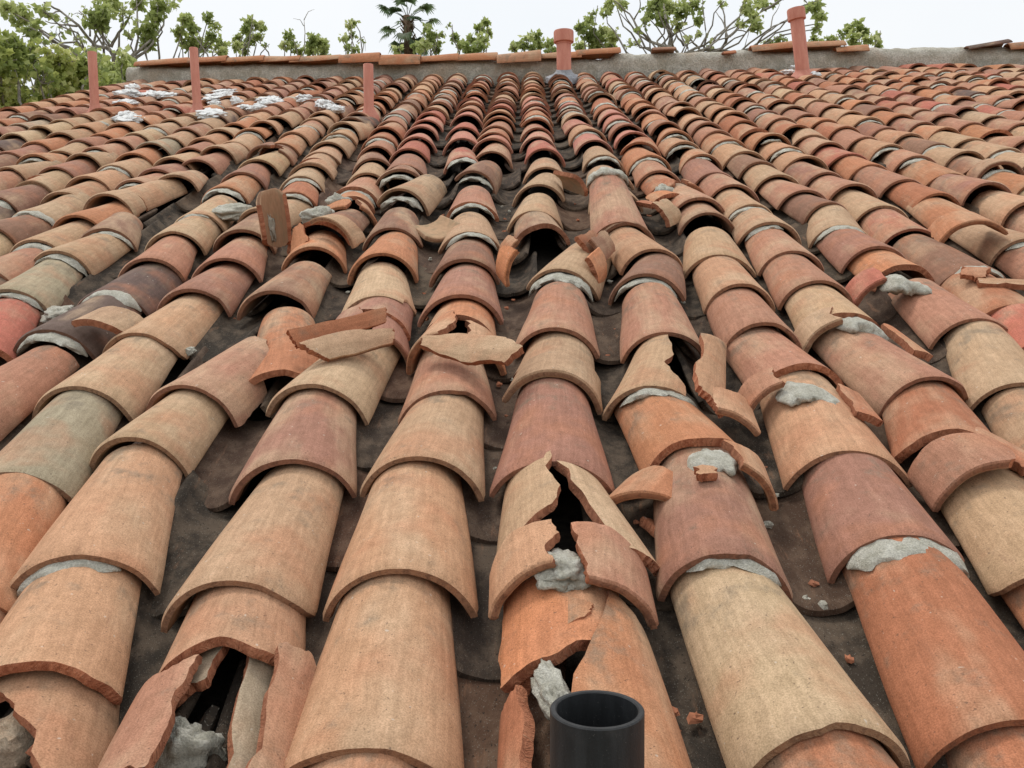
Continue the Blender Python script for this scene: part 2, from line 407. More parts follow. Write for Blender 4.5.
LEFT_W = (('pink', 3), ('peach', 3), ('tan', 5), ('orange', 2.5), ('mauve', 2.5), ('buff', 2), ('brown', 3), ('grey', 1), ('dark', .8))
def pick(ws):
    return random.choices([a for a, _ in ws], [b for _, b in ws])[0]

# ------------------------------------------------------------------ intact tile variants
EDGE_W = 0.035
tile_var, pan_var = [], []
for i in range(22):
    r = np.random.default_rng(100 + i); W = make_warp(r, 1.15)
    b, t, l, q = rect(-1, 1, 0, TL)
    fr = [0, 1, 0, 0]
    if i % 4 == 1:      # a chipped lip
        c = r.uniform(-.8, .8); d = r.uniform(.006, .016)
        b = [(-1, 0), (max(-.98, c - .16), 0.001), (c - .06, d), (c + .07, d * .8), (min(.98, c + .17), .001), (1, 0)]
    if i % 11 == 7:     # a worn corner
        b = [(-1, .03), (-.86, .012), (-.6, 0), (1, 0)]; l = [(-1, .03), (-1, TL)]
    if i % 11 == 3:
        b = [(-1, 0), (.55, 0), (.85, .014), (1, .034)]; q = [(1, .034), (1, TL)]
    tile_var.append(to_mesh('tile', *patch(b, t, l, q, fr, 30, 14, r, .0025, W), TILE_MATS))
PANKW = dict(hw0=.088, hw1=.108, h0=.050, h1=.062, L=TL)
for i in range(8):
    r = np.random.default_rng(300 + i); b, t, l, q = rect(-1, 1, 0, TL)
    if i % 3 == 1:
        c = r.uniform(-.5, .5); b = [(-1, 0), (c - .2, 0), (c, .012), (c + .2, .002), (1, 0)]
    V3, f, mi, uv = patch(b, t, l, q, (0, 0, 0, 0), 20, 8, r, .002, make_warp(r, 1.2), surf_kw=PANKW)
    V3 = V3.copy(); V3[:, 2] *= -1; f = [tuple(reversed(x)) for x in f]
    pan_var.append(to_mesh('pan_tile', V3, f, mi, uv, PAN_MATS))
low_tile = []
for i in range(8):
    r = np.random.default_rng(500 + i)
    low_tile.append(patch(*rect(-1, 1, 0, TL), (0, 0, 0, 0), 13, 5, r, .002, make_warp(r, 1.2), cham=False, lipjit=.002))
low_pan = []
for i in range(3):
    r = np.random.default_rng(540 + i)
    V3, f, mi, uv = patch(*rect(-1, 1, 0, TL), (0, 0, 0, 0), 7, 2, r, .002, make_warp(r), cham=False, surf_kw=PANKW)
    V3 = V3.copy(); V3[:, 2] *= -1; low_pan.append((V3, [tuple(reversed(x)) for x in f], mi, uv))

def tmat(u, v, dw=0, yaw=0, roll=0, pitch=0, z=EDGE_W, sc=1.0):
    """yaw turns about the roof normal, roll about the tile's own length, pitch lifts the upper end (degrees)."""
    return Matrix.Translation((u, v, z + dw)) @ Matrix.Rotation(rad(yaw), 4, 'Z') @ Matrix.Rotation(rad(pitch), 4, 'X') @ Matrix.Rotation(rad(roll), 4, 'Y') @ Matrix.Scale(sc, 4)

# ------------------------------------------------------------------ traced columns: lip crowns read from the photograph
# entry: (x, y, colour, options)
COLS = {
 0: [(358, 741, 'peach', dict(yaw=1.5)), (397, 570, 'peach', {}), (418, 457, 'tan', {}), (446, 384, 'pink', {}),
     (452, 338, 'orange', dict(brk='ends', dw=-.004)), (459, 296, 'mauve', dict(cl='slump')), (463, 258, 'brown', {}), (470, 229, 'tan', dict(mort=1)),
     (471, 201, 'pink', dict(mort=1, lipbreak=1)), (474, 176, 'brown', dict(dw=.03, roll=26, yaw=-6, mort=1)), (463, 156, 'red', dict(mort=2)), (462, 138, 'rose', {}), (463, 126, 'red', {}), (466, 114, 'rose', {})],
 1: [(618, 822, 'orange', dict(brk='pipe')), (588, 640, 'bright', dict(brk='hole1')), (575, 528, 'tan', dict(brk='split')), (552, 454, 'mauve', {}),
     (550, 374, 'tan', dict(brk='crack')), (557, 325, 'pink', {}), (562, 271, 'tan', dict(yaw=-14, roll=8, dw=.012, mort=2)), (545, 232, 'brown', dict(brk='hollow')),
     (535, 209, 'tan', {}), (538, 184, 'tan', dict(roll=-6)), (546, 166, 'tan', {}), (545, 150, 'red', dict(dw=.01, roll=6)), (538, 136, 'rose', {})],
 2: [(835, 727, 'buff', {}), (729, 552, 'mauve', dict(mort=.4)), (700, 437, 'orange', dict(lipbreak=2)), (660, 384, 'tan', dict(brk='bite', mort=1)), (668, 328, 'pink', {}),
     (648, 276, 'brown', dict(roll=-7, dw=.01, mort=1)), (654, 250, 'peach', {}), (627, 222, 'brown', {}), (622, 221, 'pink', dict(long=1, pitch=12, dw=.012, yaw=1.5)), (616, 192, 'tan', {}), (610, 172, 'tan', {}), (604, 154, 'tan', dict(mort=1)), (595, 139, 'rose', {})],
 3: [(1032, 712, 'rust', {}), (908, 531, 'mauve', dict(mort=2)), (855, 444, 'peach', {}), (806, 362, 'pink', dict(lipbreak=2)),
     (765, 322, 'pink', {}), (742, 283, 'peach', {}), (722, 249, 'tan', {}), (709, 212, 'brown', dict(dw=.004)), (700, 200, 'pink', dict(dw=.01)), (680, 184, 'rust', dict(brk='ends')), (660, 168, 'pink', {})],
 4: [(1090, 560, 'tan', {}), (962, 428, 'rust', dict(lipbreak=2)), (933, 375, 'pink', {}), (848, 313, 'tan', dict(lipbreak=1)), (820, 280, 'pink', {}), (795, 249, 'pink', {}), (772, 222, 'tan', dict(mort=.6)), (752, 204, 'tan', dict(mort=1)), (735, 184, 'pink', {})],
 5: [(1110, 470, 'tan', {}), (1032, 378, 'tan', {}), (980, 316, 'pink', {}), (910, 262, 'bright', dict(lipbreak=2)), (880, 246, 'mauve', {}), (845, 222, 'tan', dict(mort=1, roll=-4)), (830, 202, 'brown', {}), (806, 190, 'pink', {})],
 6: [(1100, 385, 'orange', {}), (1060, 335, 'red', {}), (1022, 300, 'rust', {}), (978, 262, 'brown', dict(mort=1)), (915, 228, 'red', {}), (885, 205, 'tan', {}), (855, 187, 'pink', {})],
 -1: [(160, 788, 'pink', dict(brk='shatter')), (218, 640, 'peach', dict(lipbreak=2)), (228, 583, 'tan', {}), (288, 457, 'mauve', {}), (313, 384, 'buff', {}),
      (358, 330, 'mauve', dict(brk='ends')), (376, 294, 'buff', dict(notch=1)), (381, 257, 'orange', {}), (391, 226, 'brown', {}), (402, 196, 'tan', dict(dw=.035, roll=10, yaw=-10, mort=2)), (398, 176, 'brown', dict(mort=2, dw=.01)),
      (403, 162, 'mauve', {}), (408, 148, 'red', {}), (416, 138, 'rose', {}), (420, 126, 'rose', {})],
 -2: [(-36, 800, 'peach', dict(brk='corner', dw=-.02)), (17, 666, 'peach', dict(lipbreak=2)), (70, 553, 'peach', dict(mort=.7)), (130, 435, 'tan', {}), (184, 384, 'pink', dict(brk='notchtop')),
      (281, 363, 'orange', dict(yaw=13, lipbreak=1, dw=-.012, roll=3, len=.60)), (271, 290, 'brown', {}), (311, 246, 'bright', dict(roll=5)), (318, 228, 'brown', dict(roll=-8, dw=.012, lipbreak=1)), (345, 205, 'orange', dict(brk='ends')), (352, 188, 'pink', dict(mort=1, lipbreak=1)), (366, 172, 'tan', {}), (372, 157, 'brown', {})],
 -3: [(-70, 588, 'orange', {}), (0, 466, 'grey', {}), (75, 384, 'buff', {}), (135, 329, 'peach', {}), (188, 288, 'mauve', {}), (222, 258, 'pink', {}), (240, 230, 'brown', {}), (258, 208, 'tan', {}), (290, 192, 'rust', dict(dw=.015, roll=-5, mort=1)), (300, 176, 'tan', dict(mort=1))],
 -4: [(-160, 520, 'orange', {}), (-60, 405, 'pink', {}), (47, 329, 'dark', dict(mort=1.5)), (107, 288, 'dark', dict(mort=1.5)), (147, 260, 'pink', {}), (170, 231, 'tan', {}), (195, 211, 'buff', dict(mort=.5)), (222, 186, 'orange', dict(mort=2)), (240, 172, 'mauve', {})],
 -5: [(-140, 430, 'tan', {}), (-40, 338, 'red', dict(lipbreak=2)), (5, 289, 'grey', dict(mort=1)), (55, 251, 'tan', dict(mort=1)), (102, 229, 'brown', dict(mort=1)), (125, 190, 'tan', dict(lipbreak=1)), (172, 178, 'tan', {}), (195, 158, 'pink', {})],
}
K0 = 0.70
EXPO = 0.372
tiles, pans, specials, mortars = [], [], [], []      # dict(mat, col, ...)
def add_tile(u, v, colname, opt, yaw, k):
    o = dict(u=u, v=v, col=colr(colname), dw=opt.get('dw', random.gauss(0, .0025)), yaw=opt.get('yaw', yaw + random.gauss(0, .9)),
             roll=opt.get('roll', random.gauss(0, 1.5 if v < 4 else 3.0)), pitch=opt.get('pitch', random.gauss(0, .35)), k=k, opt=opt)
    (specials if any(x in opt for x in ('brk', 'lipbreak', 'long', 'notch')) else tiles).append(o)
    if 'mort' in opt: mortars.append((o, opt['mort']))
RIDGE_V = 10.75
def damage(u, v):
    return math.exp(-((u + .1) / 1.3) ** 2) * math.exp(-((v - 4.3) / 2.0) ** 2)
def sstep(x, a, b):
    t = min(1, max(0, (x - a) / (b - a))); return t * t * (3 - 2 * t)
NEWCOL = 0.5                                   # an extra column begins half way up, as the upper part was relaid
def nominal(k, v):
    if k == NEWCOL: return S * (0 - K0)
    return S * (k - K0 - (sstep(v, 2.6, 5.6) if k <= 0 else 0))
ALLK = sorted(list(range(-14, 26)) + [NEWCOL])
for k in ALLK:
    spec = COLS.get(k, [])
    pos = [onroof(x, y) for x, y, _, _ in spec]
    for i, ((x, y, cn, opt), (u, v)) in enumerate(zip(spec, pos)):
        if i + 1 < len(pos): du, dv = pos[i + 1][0] - u, pos[i + 1][1] - v
        else: du, dv = nominal(k, v + .4) - u, 1
        yaw = max(-14, min(14, -math.degrees(math.atan2(du, max(dv, .2)))))
        if v > 0.05: add_tile(u, v, cn, opt, yaw, k)
    if pos and k not in (1, -1, -2):       # carry the column on down towards the eave, out of the picture
        (ua, va), (ub, vb) = pos[0], pos[1]; vv_ = va - EXPO; sl = (ub - ua) / (vb - va)
        while vv_ > .05:
            add_tile(ua - sl * (va - vv_), vv_, pick((('orange', 2), ('rust', 2), ('peach', 1))), {}, -math.degrees(math.atan(sl)), k); vv_ -= EXPO
    if pos: u, v = pos[-1]; v += EXPO
    elif k == NEWCOL: v = 5.25; u = nominal(k, v)
    else: v = .05 + random.uniform(0, .34); u = nominal(k, v)
    off = random.gauss(0, .6)
    while v < 10.52:
        u1_ = u + (nominal(k, v) - u) * .22 + random.gauss(0, .005)
        slope_yaw = -math.degrees(math.atan2(u1_ - u, EXPO)); u = u1_
        d = damage(u, v)
        ws = LEFT_W if u < -1.2 and v < 7 else (NEAR_W if v < 3.2 else FAR_W)
        if -1.0 < u < .7 and 5.3 < v < 8.2 and random.random() < .45: cn = random.choice(['red', 'rose', 'rose', 'rust'])
        else: cn = pick(ws)
        opt = {}
        far = v > 6
        if random.random() < .05 + .30 * d: opt = dict(dw=abs(random.gauss(0, .012)), roll=random.gauss(0, 8), yaw=random.gauss(0, 5))
        if not far and random.random() < .06 + .20 * d: opt['lipbreak'] = random.choice([1, 1, 2])
        if not far and random.random() < .015 + .1 * d: opt['brk'] = random.choice(['ends', 'crack'])
        if far and random.random() < .10: opt = dict(dw=abs(random.gauss(0, .02)), roll=random.gauss(0, 9), yaw=random.gauss(0, 6))
        if random.random() < (.30 if u > 0 else .2): opt['mort'] = random.choice([.6, 1, 1, 1.6])
        add_tile(u + random.gauss(0, .004), v, cn, opt, slope_yaw * .8 + off, k)
        v += EXPO + random.gauss(0, .016 if v < 4 else .03)
# let every lip ride on the tile below it
bycol = {}
for o in tiles + specials: bycol.setdefault(o['k'], []).append(o)
for k, L_ in bycol.items():
    L_.sort(key=lambda o: o['v'])
    for a_, b_ in zip(L_[:-1], L_[1:]): a_['room'] = b_['v'] - a_['v']
    for o in L_:
        o['cut'] = 0.0; o['sx'] = o['sy'] = 1.0; rm = o.get('room', .37)
        if 'lipbreak' in o['opt'] and 'brk' not in o['opt']: o['cut'] = min(.19, max(0, .36 - rm))
        elif rm < .36: o['sx'] = 1 - .22 * (.36 - max(.12, rm)); o['sy'] = max(.5, (rm + .085) / TL)
    for a_, b_ in zip(L_[:-1], L_[1:]):
        d_ = a_['room']
        if d_ > .50 or 'long' in a_['opt'] or 'long' in b_['opt'] or a_['opt'].get('brk') in ('corner', 'shatter', 'notchtop'): continue
        crown = a_['dw'] + math.radians(a_['pitch']) * d_ - .0255 * (d_ / a_['sy'] + a_['cut']) / TL
        need = crown + TH_T + .0015 + .0255 * b_['cut'] / TL
        lat = abs(a_['u'] - math.sin(rad(a_['yaw'])) * d_ - b_['u'])
        need += min(.014, max(0, lat - .004) * .6)
        if abs(a_['roll'] - b_['roll']) > 3: need += .0006 * abs(a_['roll'] - b_['roll'])
        if b_['dw'] < need: b_['dw'] = need
        b_['pitch'] -= math.degrees(max(0, b_['dw']) / .42)

# pan columns follow the traced columns: midway between neighbours at the same height up the slope
tracks = {}
for o in tiles + specials: tracks.setdefault(o['k'], []).append((o['v'], o['u']))
for k in tracks: tracks[k].sort()
def track_u(k, v):
    tr = tracks.get(k)
    if not tr: return nominal(k, v)
    return float(np.interp(v, [a for a, _ in tr], [b for _, b in tr]))
pans = []
for ka, kb, lo, hi in [(a, b, 0, 99) for a, b in zip(range(-15, 25), range(-14, 26)) if (a, b) != (0, 1)] + [(0, 1, 0, 5.0), (0, NEWCOL, 5.0, 99), (NEWCOL, 1, 5.0, 99)]:
    vp = max(.02, lo) + random.uniform(0, .3)
    while vp < min(10.55, hi):
        vc = vp + .15; up = .5 * (track_u(ka, vc) + track_u(kb, vc))
        if up > U0 + .06: pans.append(dict(u=up + random.gauss(0, .004), v=vp, yaw=random.gauss(0, 1.0), roll=random.gauss(0, 1.6), dw=-.10 * max(0, abs(track_u(kb, vc) - track_u(ka, vc)) - .28), col=colr(pick(NEAR_W))))
        vp += EXPO + random.gauss(0, .014)

# ------------------------------------------------------------------ place: largest 300 singly, the rest joined
def in_view(o, w=.1):
    p = proj(o['u'], o['v'] + .18, w)
    if not p: return 0
    x, y, z = p
    m = 90 / z
    return 1 / z if (-m * 2 < x < 1024 + m * 2 and -40 < y < 768 + m * 2) else 1e-4 / z
def place_obj(mesh, name, o, mat, parent=roof):
    ob = bpy.data.objects.new(name, mesh); COL.objects.link(ob); ob.parent = parent; ob.matrix_local = mat
    ob.color = (*o['col'], 1); return ob
tiles.sort(key=in_view, reverse=True); pans.sort(key=in_view, reverse=True)
for i, o in enumerate(tiles[:300]):
    place_obj(tile_var[random.randrange(len(tile_var))], 'tile', o, tmat(o['u'], o['v'], o['dw'], o['yaw'], o['roll'], o['pitch']) @ Matrix.Diagonal((o['sx'], o['sy'], 1, 1)))
PAN_Z = .050
PAN_PITCH = -1.2
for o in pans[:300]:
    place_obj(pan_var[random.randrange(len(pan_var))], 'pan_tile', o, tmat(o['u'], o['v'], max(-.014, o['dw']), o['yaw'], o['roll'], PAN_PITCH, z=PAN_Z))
def joined(name, items, protos, mats, z, pitch=None):
    vs_, fs_, mi_, uv_, tint, rn = [], [], [], [], [], []; base = 0
    for o in items:
        V3, f, mi, uv = protos[random.randrange(len(protos))]
        m = np.array(tmat(o['u'], o['v'], o.get('dw', 0), o['yaw'], o['roll'], o.get('pitch', 0) if pitch is None else pitch, z=z))
        vs_.append(V3 @ m[:3, :3].T + m[:3, 3]); fs_ += [tuple(q + base for q in x) for x in f]; mi_ += mi; uv_.append(uv)
        tint.append(np.tile([*o['col'], 1.0], (len(V3), 1))); rn.append(np.full(len(V3), random.random())); base += len(V3)
    me = to_mesh(name, np.concatenate(vs_), fs_, mi_, np.concatenate(uv_), mats)
    a = me.attributes.new('tint', 'FLOAT_COLOR', 'POINT'); a.data.foreach_set('color', np.concatenate(tint).ravel())
    a = me.attributes.new('rnd', 'FLOAT', 'POINT'); a.data.foreach_set('value', np.concatenate(rn))
    ob = bpy.data.objects.new(name, me); COL.objects.link(ob); ob.parent = roof; tag(ob, kind='stuff'); return ob
joined('distant_tiles', tiles[300:], low_tile, TILE_MATS_J, EDGE_W)
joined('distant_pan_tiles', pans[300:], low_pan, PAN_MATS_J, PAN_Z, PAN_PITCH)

# ------------------------------------------------------------------ broken tiles
seed = [1000]
def piece(o, b, t, l, r, frac, dm=None, col=None, name='tile_fragment', nu=30, nv=20, amp=.0032, parent=roof, W=None):
    seed[0] += 1; g = np.random.default_rng(seed[0])
    me = to_mesh(name, *patch(b, t, l, r, frac, nu, nv, g, amp, W or make_warp(g, 1.0)), TILE_MATS)
    cu = o.get('cut', 0); m = tmat(o['u'] + math.sin(rad(o['yaw'])) * cu, o['v'] - math.cos(rad(o['yaw'])) * cu, o['dw'], o['yaw'], o['roll'], o['pitch'])
    if dm is not None: m = m @ dm
    oo = dict(o)
    if col: oo['col'] = colr(col)
    return place_obj(me, name, oo, m, parent)
def dmat(x=0, y=0, z=0, yaw=0, roll=0, pitch=0):
    return Matrix.Translation((x, y, z)) @ Matrix.Rotation(rad(yaw), 4, 'Z') @ Matrix.Rotation(rad(pitch), 4, 'X') @ Matrix.Rotation(rad(roll), 4, 'Y')
def build_special(o):
    opt = o['opt']; g = random
    TL = max(.28, min(.45, o.get('room', .37) + .085 + o.get('cut', 0)))
    if 'len' in opt: TL = opt['len']
    if 'long' in opt:
        piece(o, *rect(-.95, .95, 0, .57), (0, 0, 0, 0), name='tile', nu=30, nv=18); return
    if 'notch' in opt:
        piece(o, [(-1, 0), (.52, .0), (.56, .03), (.66, .055), (.84, .05), (1, .062)], [(-1, TL), (1, TL)], [(-1, 0), (-1, TL)], [(1, .062), (1, TL)], (0, 0, 0, 0), nu=44, name='broken_tile'); return
    b = opt.get('brk')
    if b == 'ends':        # snapped across; the upper part slides a little, the lower part cocks sideways
        s = g.uniform(.16, .24)
        cut = [(-1, s), (-.4, s + g.uniform(-.04, .04)), (.2, s + g.uniform(-.04, .04)), (1, s + g.uniform(-.05, .05))]
        piece(o, cut, [(-1, TL), (1, TL)], [cut[0], (-1, TL)], [cut[-1], (1, TL)], (1, 0, 0, 0))
        a = g.uniform(-.1, .35)
        piece(o, [(-1, 0), (a, 0)], [cut[0], (a - .1, s)], [(-1, 0), cut[0]], [(a, 0), (a + .12, s * .5), (a - .1, s)], (0, 1, 0, 1), dmat(-.012, -.02, .006, g.uniform(-10, 14), g.uniform(-14, 2), 3))
        piece(o, [(a + .1, .02), (1, 0)], [(a + .05, s - .02), cut[-1]], [(a + .1, .02), (a + .2, s * .5), (a + .05, s - .02)], [(1, 0), cut[-1]], (0, 1, 1, 0), dmat(.016, -.012, -.004, g.uniform(-12, 8), g.uniform(0, 12), 1))
    elif b == 'split':     # k=1: cracked along its length with a dark gap
        piece(o, [(-1, 0), (-.5, .035), (-.1, .08)], [(-1, TL), (-.02, TL)], [(-1, 0), (-1, TL)], [(-.1, .08), (.0, .15), (-.12, .24), (.0, .28), (-.02, TL)], (1, 0, 0, 1), dmat(-.012, 0, .001, -3.5, -1))
        piece(o, [(.40, -.045), (1, -.03)], [(.08, TL), (1, TL)], [(.40, -.045), (.30, .06), (.12, .19), (.18, .23), (.06, .27), (.08, TL)], [(1, -.03), (1, TL)], (1, 0, 1, 0), dmat(.014, 0, .001, 3.5, 1), col='buff')
    elif b == 'hole1':     # k=1: stub of an orange tile with a jagged lip, a hole to its right
        piece(o, [(-.85, .0), (-.3, -.006), (.15, .03), (.42, .07)], [(-.9, .21), (.6, .21)], [(-.85, .0), (-.9, .1), (-.9, .21)], [(.42, .07), (.52, .14), (.6, .21)], (1, 0, 1, 1), dmat(-.008, .0, -.016, 2))
    elif b == 'pipe':      # k=1: the tile behind the black pipe, in three pieces
        piece(o, [(-.42, 0), (1, 0)], [(.22, .40), (.30, .455), (1, TL)], [(-.42, 0), (-.36, .15), (-.2, .26), (.0, .33), (.22, .40)], [(1, 0), (1, TL)], (0, 1, 1, 0), nu=34, nv=24, W=make_warp(np.random.default_rng(3), .4))
        piece(o, [(-1, .29), (-.62, .315), (-.2, .36), (.14, .385)], [(-1, .43), (-.3, .45), (.18, .405)], [(-1, .29), (-1, .43)], [(.14, .385), (.18, .405)], (1, 0, 0, 1), dmat(-.006, .004, .009, 1, -3))
        piece(o, [(-1, -.02), (-.64, -.02)], [(-1, .27), (-.62, .285)], [(-1, -.02), (-1, .27)], [(-.64, -.02), (-.56, .1), (-.5, .2), (-.62, .285)], (0, 1, 0, 1), dmat(-.012, -.008, .006, 4, -5), col='rust')
        piece(o, [(.9, .24), (1.06, .22)], [(.92, .36), (1.05, .38)], [(.9, .24), (.92, .36)], [(1.06, .22), (1.05, .38)], (1, 1, 1, 0), dmat(.006, 0, .0, 2), col='rust', nu=12)
    elif b == 'crack':     # front end broken off but still in place
        s = .13
        piece(o, [(-1, s + .05), (-.4, s + .01), (.25, s + .03), (1, s + .06)], [(-1, TL), (1, TL)], [(-1, s + .05), (-1, TL)], [(1, s + .06), (1, TL)], (1, 0, 0, 0))
        piece(o, [(-1, 0), (1, 0)], [(-1, s + .01), (-.4, s + .005), (.25, s + .02), (1, s + .05)], [(-1, 0), (-1, s + .01)], [(1, 0), (1, s + .05)], (0, 1, 0, 0), dmat(.004, -.004, .008, -3, 3))
    elif b == 'hollow':    # k=1: front half gone, dark hollow, left remnant leaning
        piece(o, [(-1, .12), (-.2, .10), (.3, .14), (1, .13)], [(-1, TL), (1, TL)], [(-1, .12), (-1, TL)], [(1, .13), (1, TL)], (1, 0, 0, 0), dmat(0, 0, .012))
        piece(o, [(-1, -.04), (-.25, -.02)], [(-1, .12), (-.3, .1)], [(-1, -.04), (-1, .12)], [(-.25, -.02), (-.3, .1)], (0, 1, 0, 1), dmat(-.045, -.02, .005, 12, -16), col='orange')
    elif b == 'bite':      # k=2: large hole on the right, left part hangs on
        piece(o, [(-1, 0), (.5, 0)], [(-1, TL), (.0, TL)], [(-1, 0), (-1, TL)], [(.5, 0), (.52, .05), (.2, .11), (.06, .16), (.2, .22), (.0, TL)], (0, 0, 0, 1), dmat(-.012, -.004, 0, -2, -2), nv=30)
        piece(o, [(.55, -.02), (1, -.06)], [(.35, .36), (1, TL)], [(.55, -.02), (.42, .12), (.5, .2), (.35, .36)], [(1, -.06), (1, TL)], (1, 0, 1, 0), dmat(.022, .01, .012, -6, -14), col='peach')
    elif b == 'shatter':   # k=-1, bottom left: split tile, pieces fallen into the hollow
        piece(o, [(-.66, .06), (-.02, .03)], [(-.70, .225), (-.2, .24), (.02, .252)], [(-.66, .06), (-.74, .15), (-.70, .225)], [(-.02, .03), (.0, .09), (-.06, .15), (.02, .252)], (1, 1, 1, 1), dmat(-.014, 0, -.004, 2, -2))
        piece(o, [(-1, -.05), (-.72, .0)], [(-1, .19), (-.74, .205)], [(-1, -.05), (-1, .19)], [(-.72, .0), (-.74, .205)], (0, 1, 0, 1), dmat(-.012, 0, -.006, 2, -6))
        piece(o, [(.50, -.03), (1.05, -.05)], [(.40, .265), (.6, .285), (.78, .29), (1.0, .275)], [(.50, -.03), (.48, .1), (.46, .2), (.40, .265)], [(1.05, -.05), (1.0, .275)], (0, 1, 1, 0), dmat(.010, .004, .006, -3, 3))
        piece(o, [(-.9, .20), (-.12, .22)], [(-.9, .42), (-.06, .42)], [(-.9, .20), (-.9, .42)], [(-.12, .22), (-.05, .32), (-.06, .42)], (1, 0, 0, 1), dmat(.0, 0, -.026, -2, 0), col='grey')
        piece(o, [(.40, .0), (.9, .02)], [(.30, .42), (.9, .42)], [(.40, .0), (.36, .2), (.30, .42)], [(.9, .02), (.9, .42)], (1, 0, 1, 0), dmat(.0, 0, -.018, 2, 0), col='grey')
    elif b == 'corner':    # k=-2, bottom left corner
        piece(o, [(.42, -.03), (1, -.06)], [(-.55, .30), (.2, .32), (1, .29)], [(.42, -.03), (.30, .06), (.10, .15), (-.2, .22), (-.62, .23), (-.55, .30)], [(1, -.06), (1, .29)], (0, 0, 1, 0), dmat(.0, .0, .0, -1, 2), amp=.0045, nv=34)
    elif b == 'notchtop':  # k=-2: its upper right has snapped away
        piece(o, [(-1, 0), (1, 0)], [(-1, .40), (.15, .36)], [(-1, 0), (-1, .40)], [(1, 0), (1, .17), (.62, .20), (.58, .27), (.15, .36)], (0, 1, 0, 1), nv=28)
    else:                  # lipbreak: the lip has snapped off, fresh orange clay along the front
        lb = opt['lipbreak']; am = .010 if lb == 1 else .006
        n = 6
        pts = [(-1 + 2 * i / n, .004 + o['cut'] + g.gauss(0, am)) for i in range(n + 1)]
        piece(o, pts, [(-1, TL), (1, TL)], [pts[0], (-1, TL)], [pts[-1], (1, TL)], (1, 0, 0, 0), name='broken_tile', nu=40, nv=12, amp=.0022)
for o in specials: build_special(o)

# ------------------------------------------------------------------ mortar squeezed out under the lips
def mortar_geo(amount, g, n=22, m=9, rng_=None, ds=None, dr=None, sc=None, off=0.0):
    a0 = g.uniform(-.95, -.45) if amount < 1 else g.uniform(-.98, -.7); a1 = g.uniform(.3, .9) if amount < 1 else g.uniform(.7, .98)
    if rng_: a0, a1 = rng_
    W = dict(k=[(0, 1, 1, 0)], dw=0, dh=0, tw=0, cup=0)
    ds = ds or .016 + .012 * amount; dr = dr or .007 + .002 * amount; sc = .010 - .010 * amount if sc is None else sc
    V = []; ph0 = g.uniform(0, 100)
    for i in range(n):
        f = i / (n - 1); a = a0 + (a1 - a0) * f; tp = min(1, 5 * min(f, 1 - f) + .15)
        for j in range(m):
            q = j / m * 2 * math.pi
            nz = noise.fractal(Vector((a * 4 + ph0, math.cos(q) * .8, math.sin(q) * .8 + ph0)), 1.0, 2.0, 4)
            k = 1 + .55 * nz
            s_ = sc + .006 * noise.noise(Vector((a * 3, ph0, 0))) + ds * tp * k * math.cos(q)
            V.append([float(x) for x in surf(a, s_, off - TH_T - .003 + dr * tp * k * math.sin(q), W)])
    F = [(i * m + j, i * m + (j + 1) % m, (i + 1) * m + (j + 1) % m, (i + 1) * m + j) for i in range(n - 1) for j in range(m)]
    F += [tuple(range(m - 1, -1, -1)), tuple((n - 1) * m + j for j in range(m))]
    return V, F
mortars.sort(key=lambda q: in_view(q[0]), reverse=True)
jv, jf = [], []
for i, (o, am) in enumerate(mortars):
    V, F = mortar_geo(am, random, *((26, 10) if i < 60 else (12, 6)))
    m = tmat(o['u'], o['v'], o['dw'] * .3, o['yaw'], o['roll'] * .3, o['pitch'])
    if i < 120:
        ob = mesh_obj('mortar_patch', V, F, M['mortar'], roof, sharp=60); ob.matrix_local = m
    else:
        b = len(jv); jv += [tuple(m @ Vector(v)) for v in V]; jf += [tuple(q + b for q in f) for f in F]
ob = mesh_obj('distant_mortar', jv, jf, M['mortar'], roof, sharp=60); tag(ob, kind='stuff')

def mortar_at(x, y, a0, a1, ds, dr=.011, sc=.01, dw=0.0, yaw=0, w=.133):
    V, F = mortar_geo(1, random, 40, 14, (a0, a1), ds, dr, sc)
    ob = mesh_obj('mortar_patch', V, F, M['mortar'], roof); u, v = onroof(x, y, w); ob.matrix_local = tmat(u, v, dw, yaw)
for q in ((718, 456, -.45, .30, .045, .014, .01, .003), (852, 318, -.3, .75, .055, .016, .0, .003), (802, 386, -.40, .72, .05, .015, .0, .003), (900, 280, -.40, .85, .065, .022, .0, .004), (565, 566, -.2, .25, .05)): mortar_at(*q)
for o in specials:
    if 'long' in o['opt']:
        V, F = mortar_geo(1, random, 40, 14, (-1.0, 1.0), .032, .014, .545, TH_T + .010)
        ob = mesh_obj('mortar_patch', V, F, M['mortar'], roof); ob.matrix_local = tmat(o['u'], o['v'], o['dw'], o['yaw'], o['roll'], o['pitch'])

# lumps: mortar heaps, white splashes, rubble
def lump_geo(rx, ry, rz, g, n=12, m=16, rough=.5, freq=2.2):
    V = [(0, 0, rz * 1.0)]; p = g.uniform(0, 100)
    for i in range(1, n):
        th = math.pi * i / n
        for j in range(m):
            ph = 2 * math.pi * j / m
            d = Vector((math.sin(th) * math.cos(ph), math.sin(th) * math.sin(ph), math.cos(th)))
            k = 1 + rough * noise.fractal(d * freq + Vector((p, p * .7, 0)), .9, 2.1, 4)
            V.append((d.x * rx * k, d.y * ry * k, d.z * rz * k))
    V.append((0, 0, -rz))
    F = [(0, 1 + j, 1 + (j + 1) % m) for j in range(m)]
    for i in range(n - 2):
        for j in range(m):
            F.append((1 + i * m + j, 1 + (i + 1) * m + j, 1 + (i + 1) * m + (j + 1) % m, 1 + i * m + (j + 1) % m))
    e = len(V) - 1; F += [(e, 1 + (n - 2) * m + (j + 1) % m, 1 + (n - 2) * m + j) for j in range(m)]
    return V, F
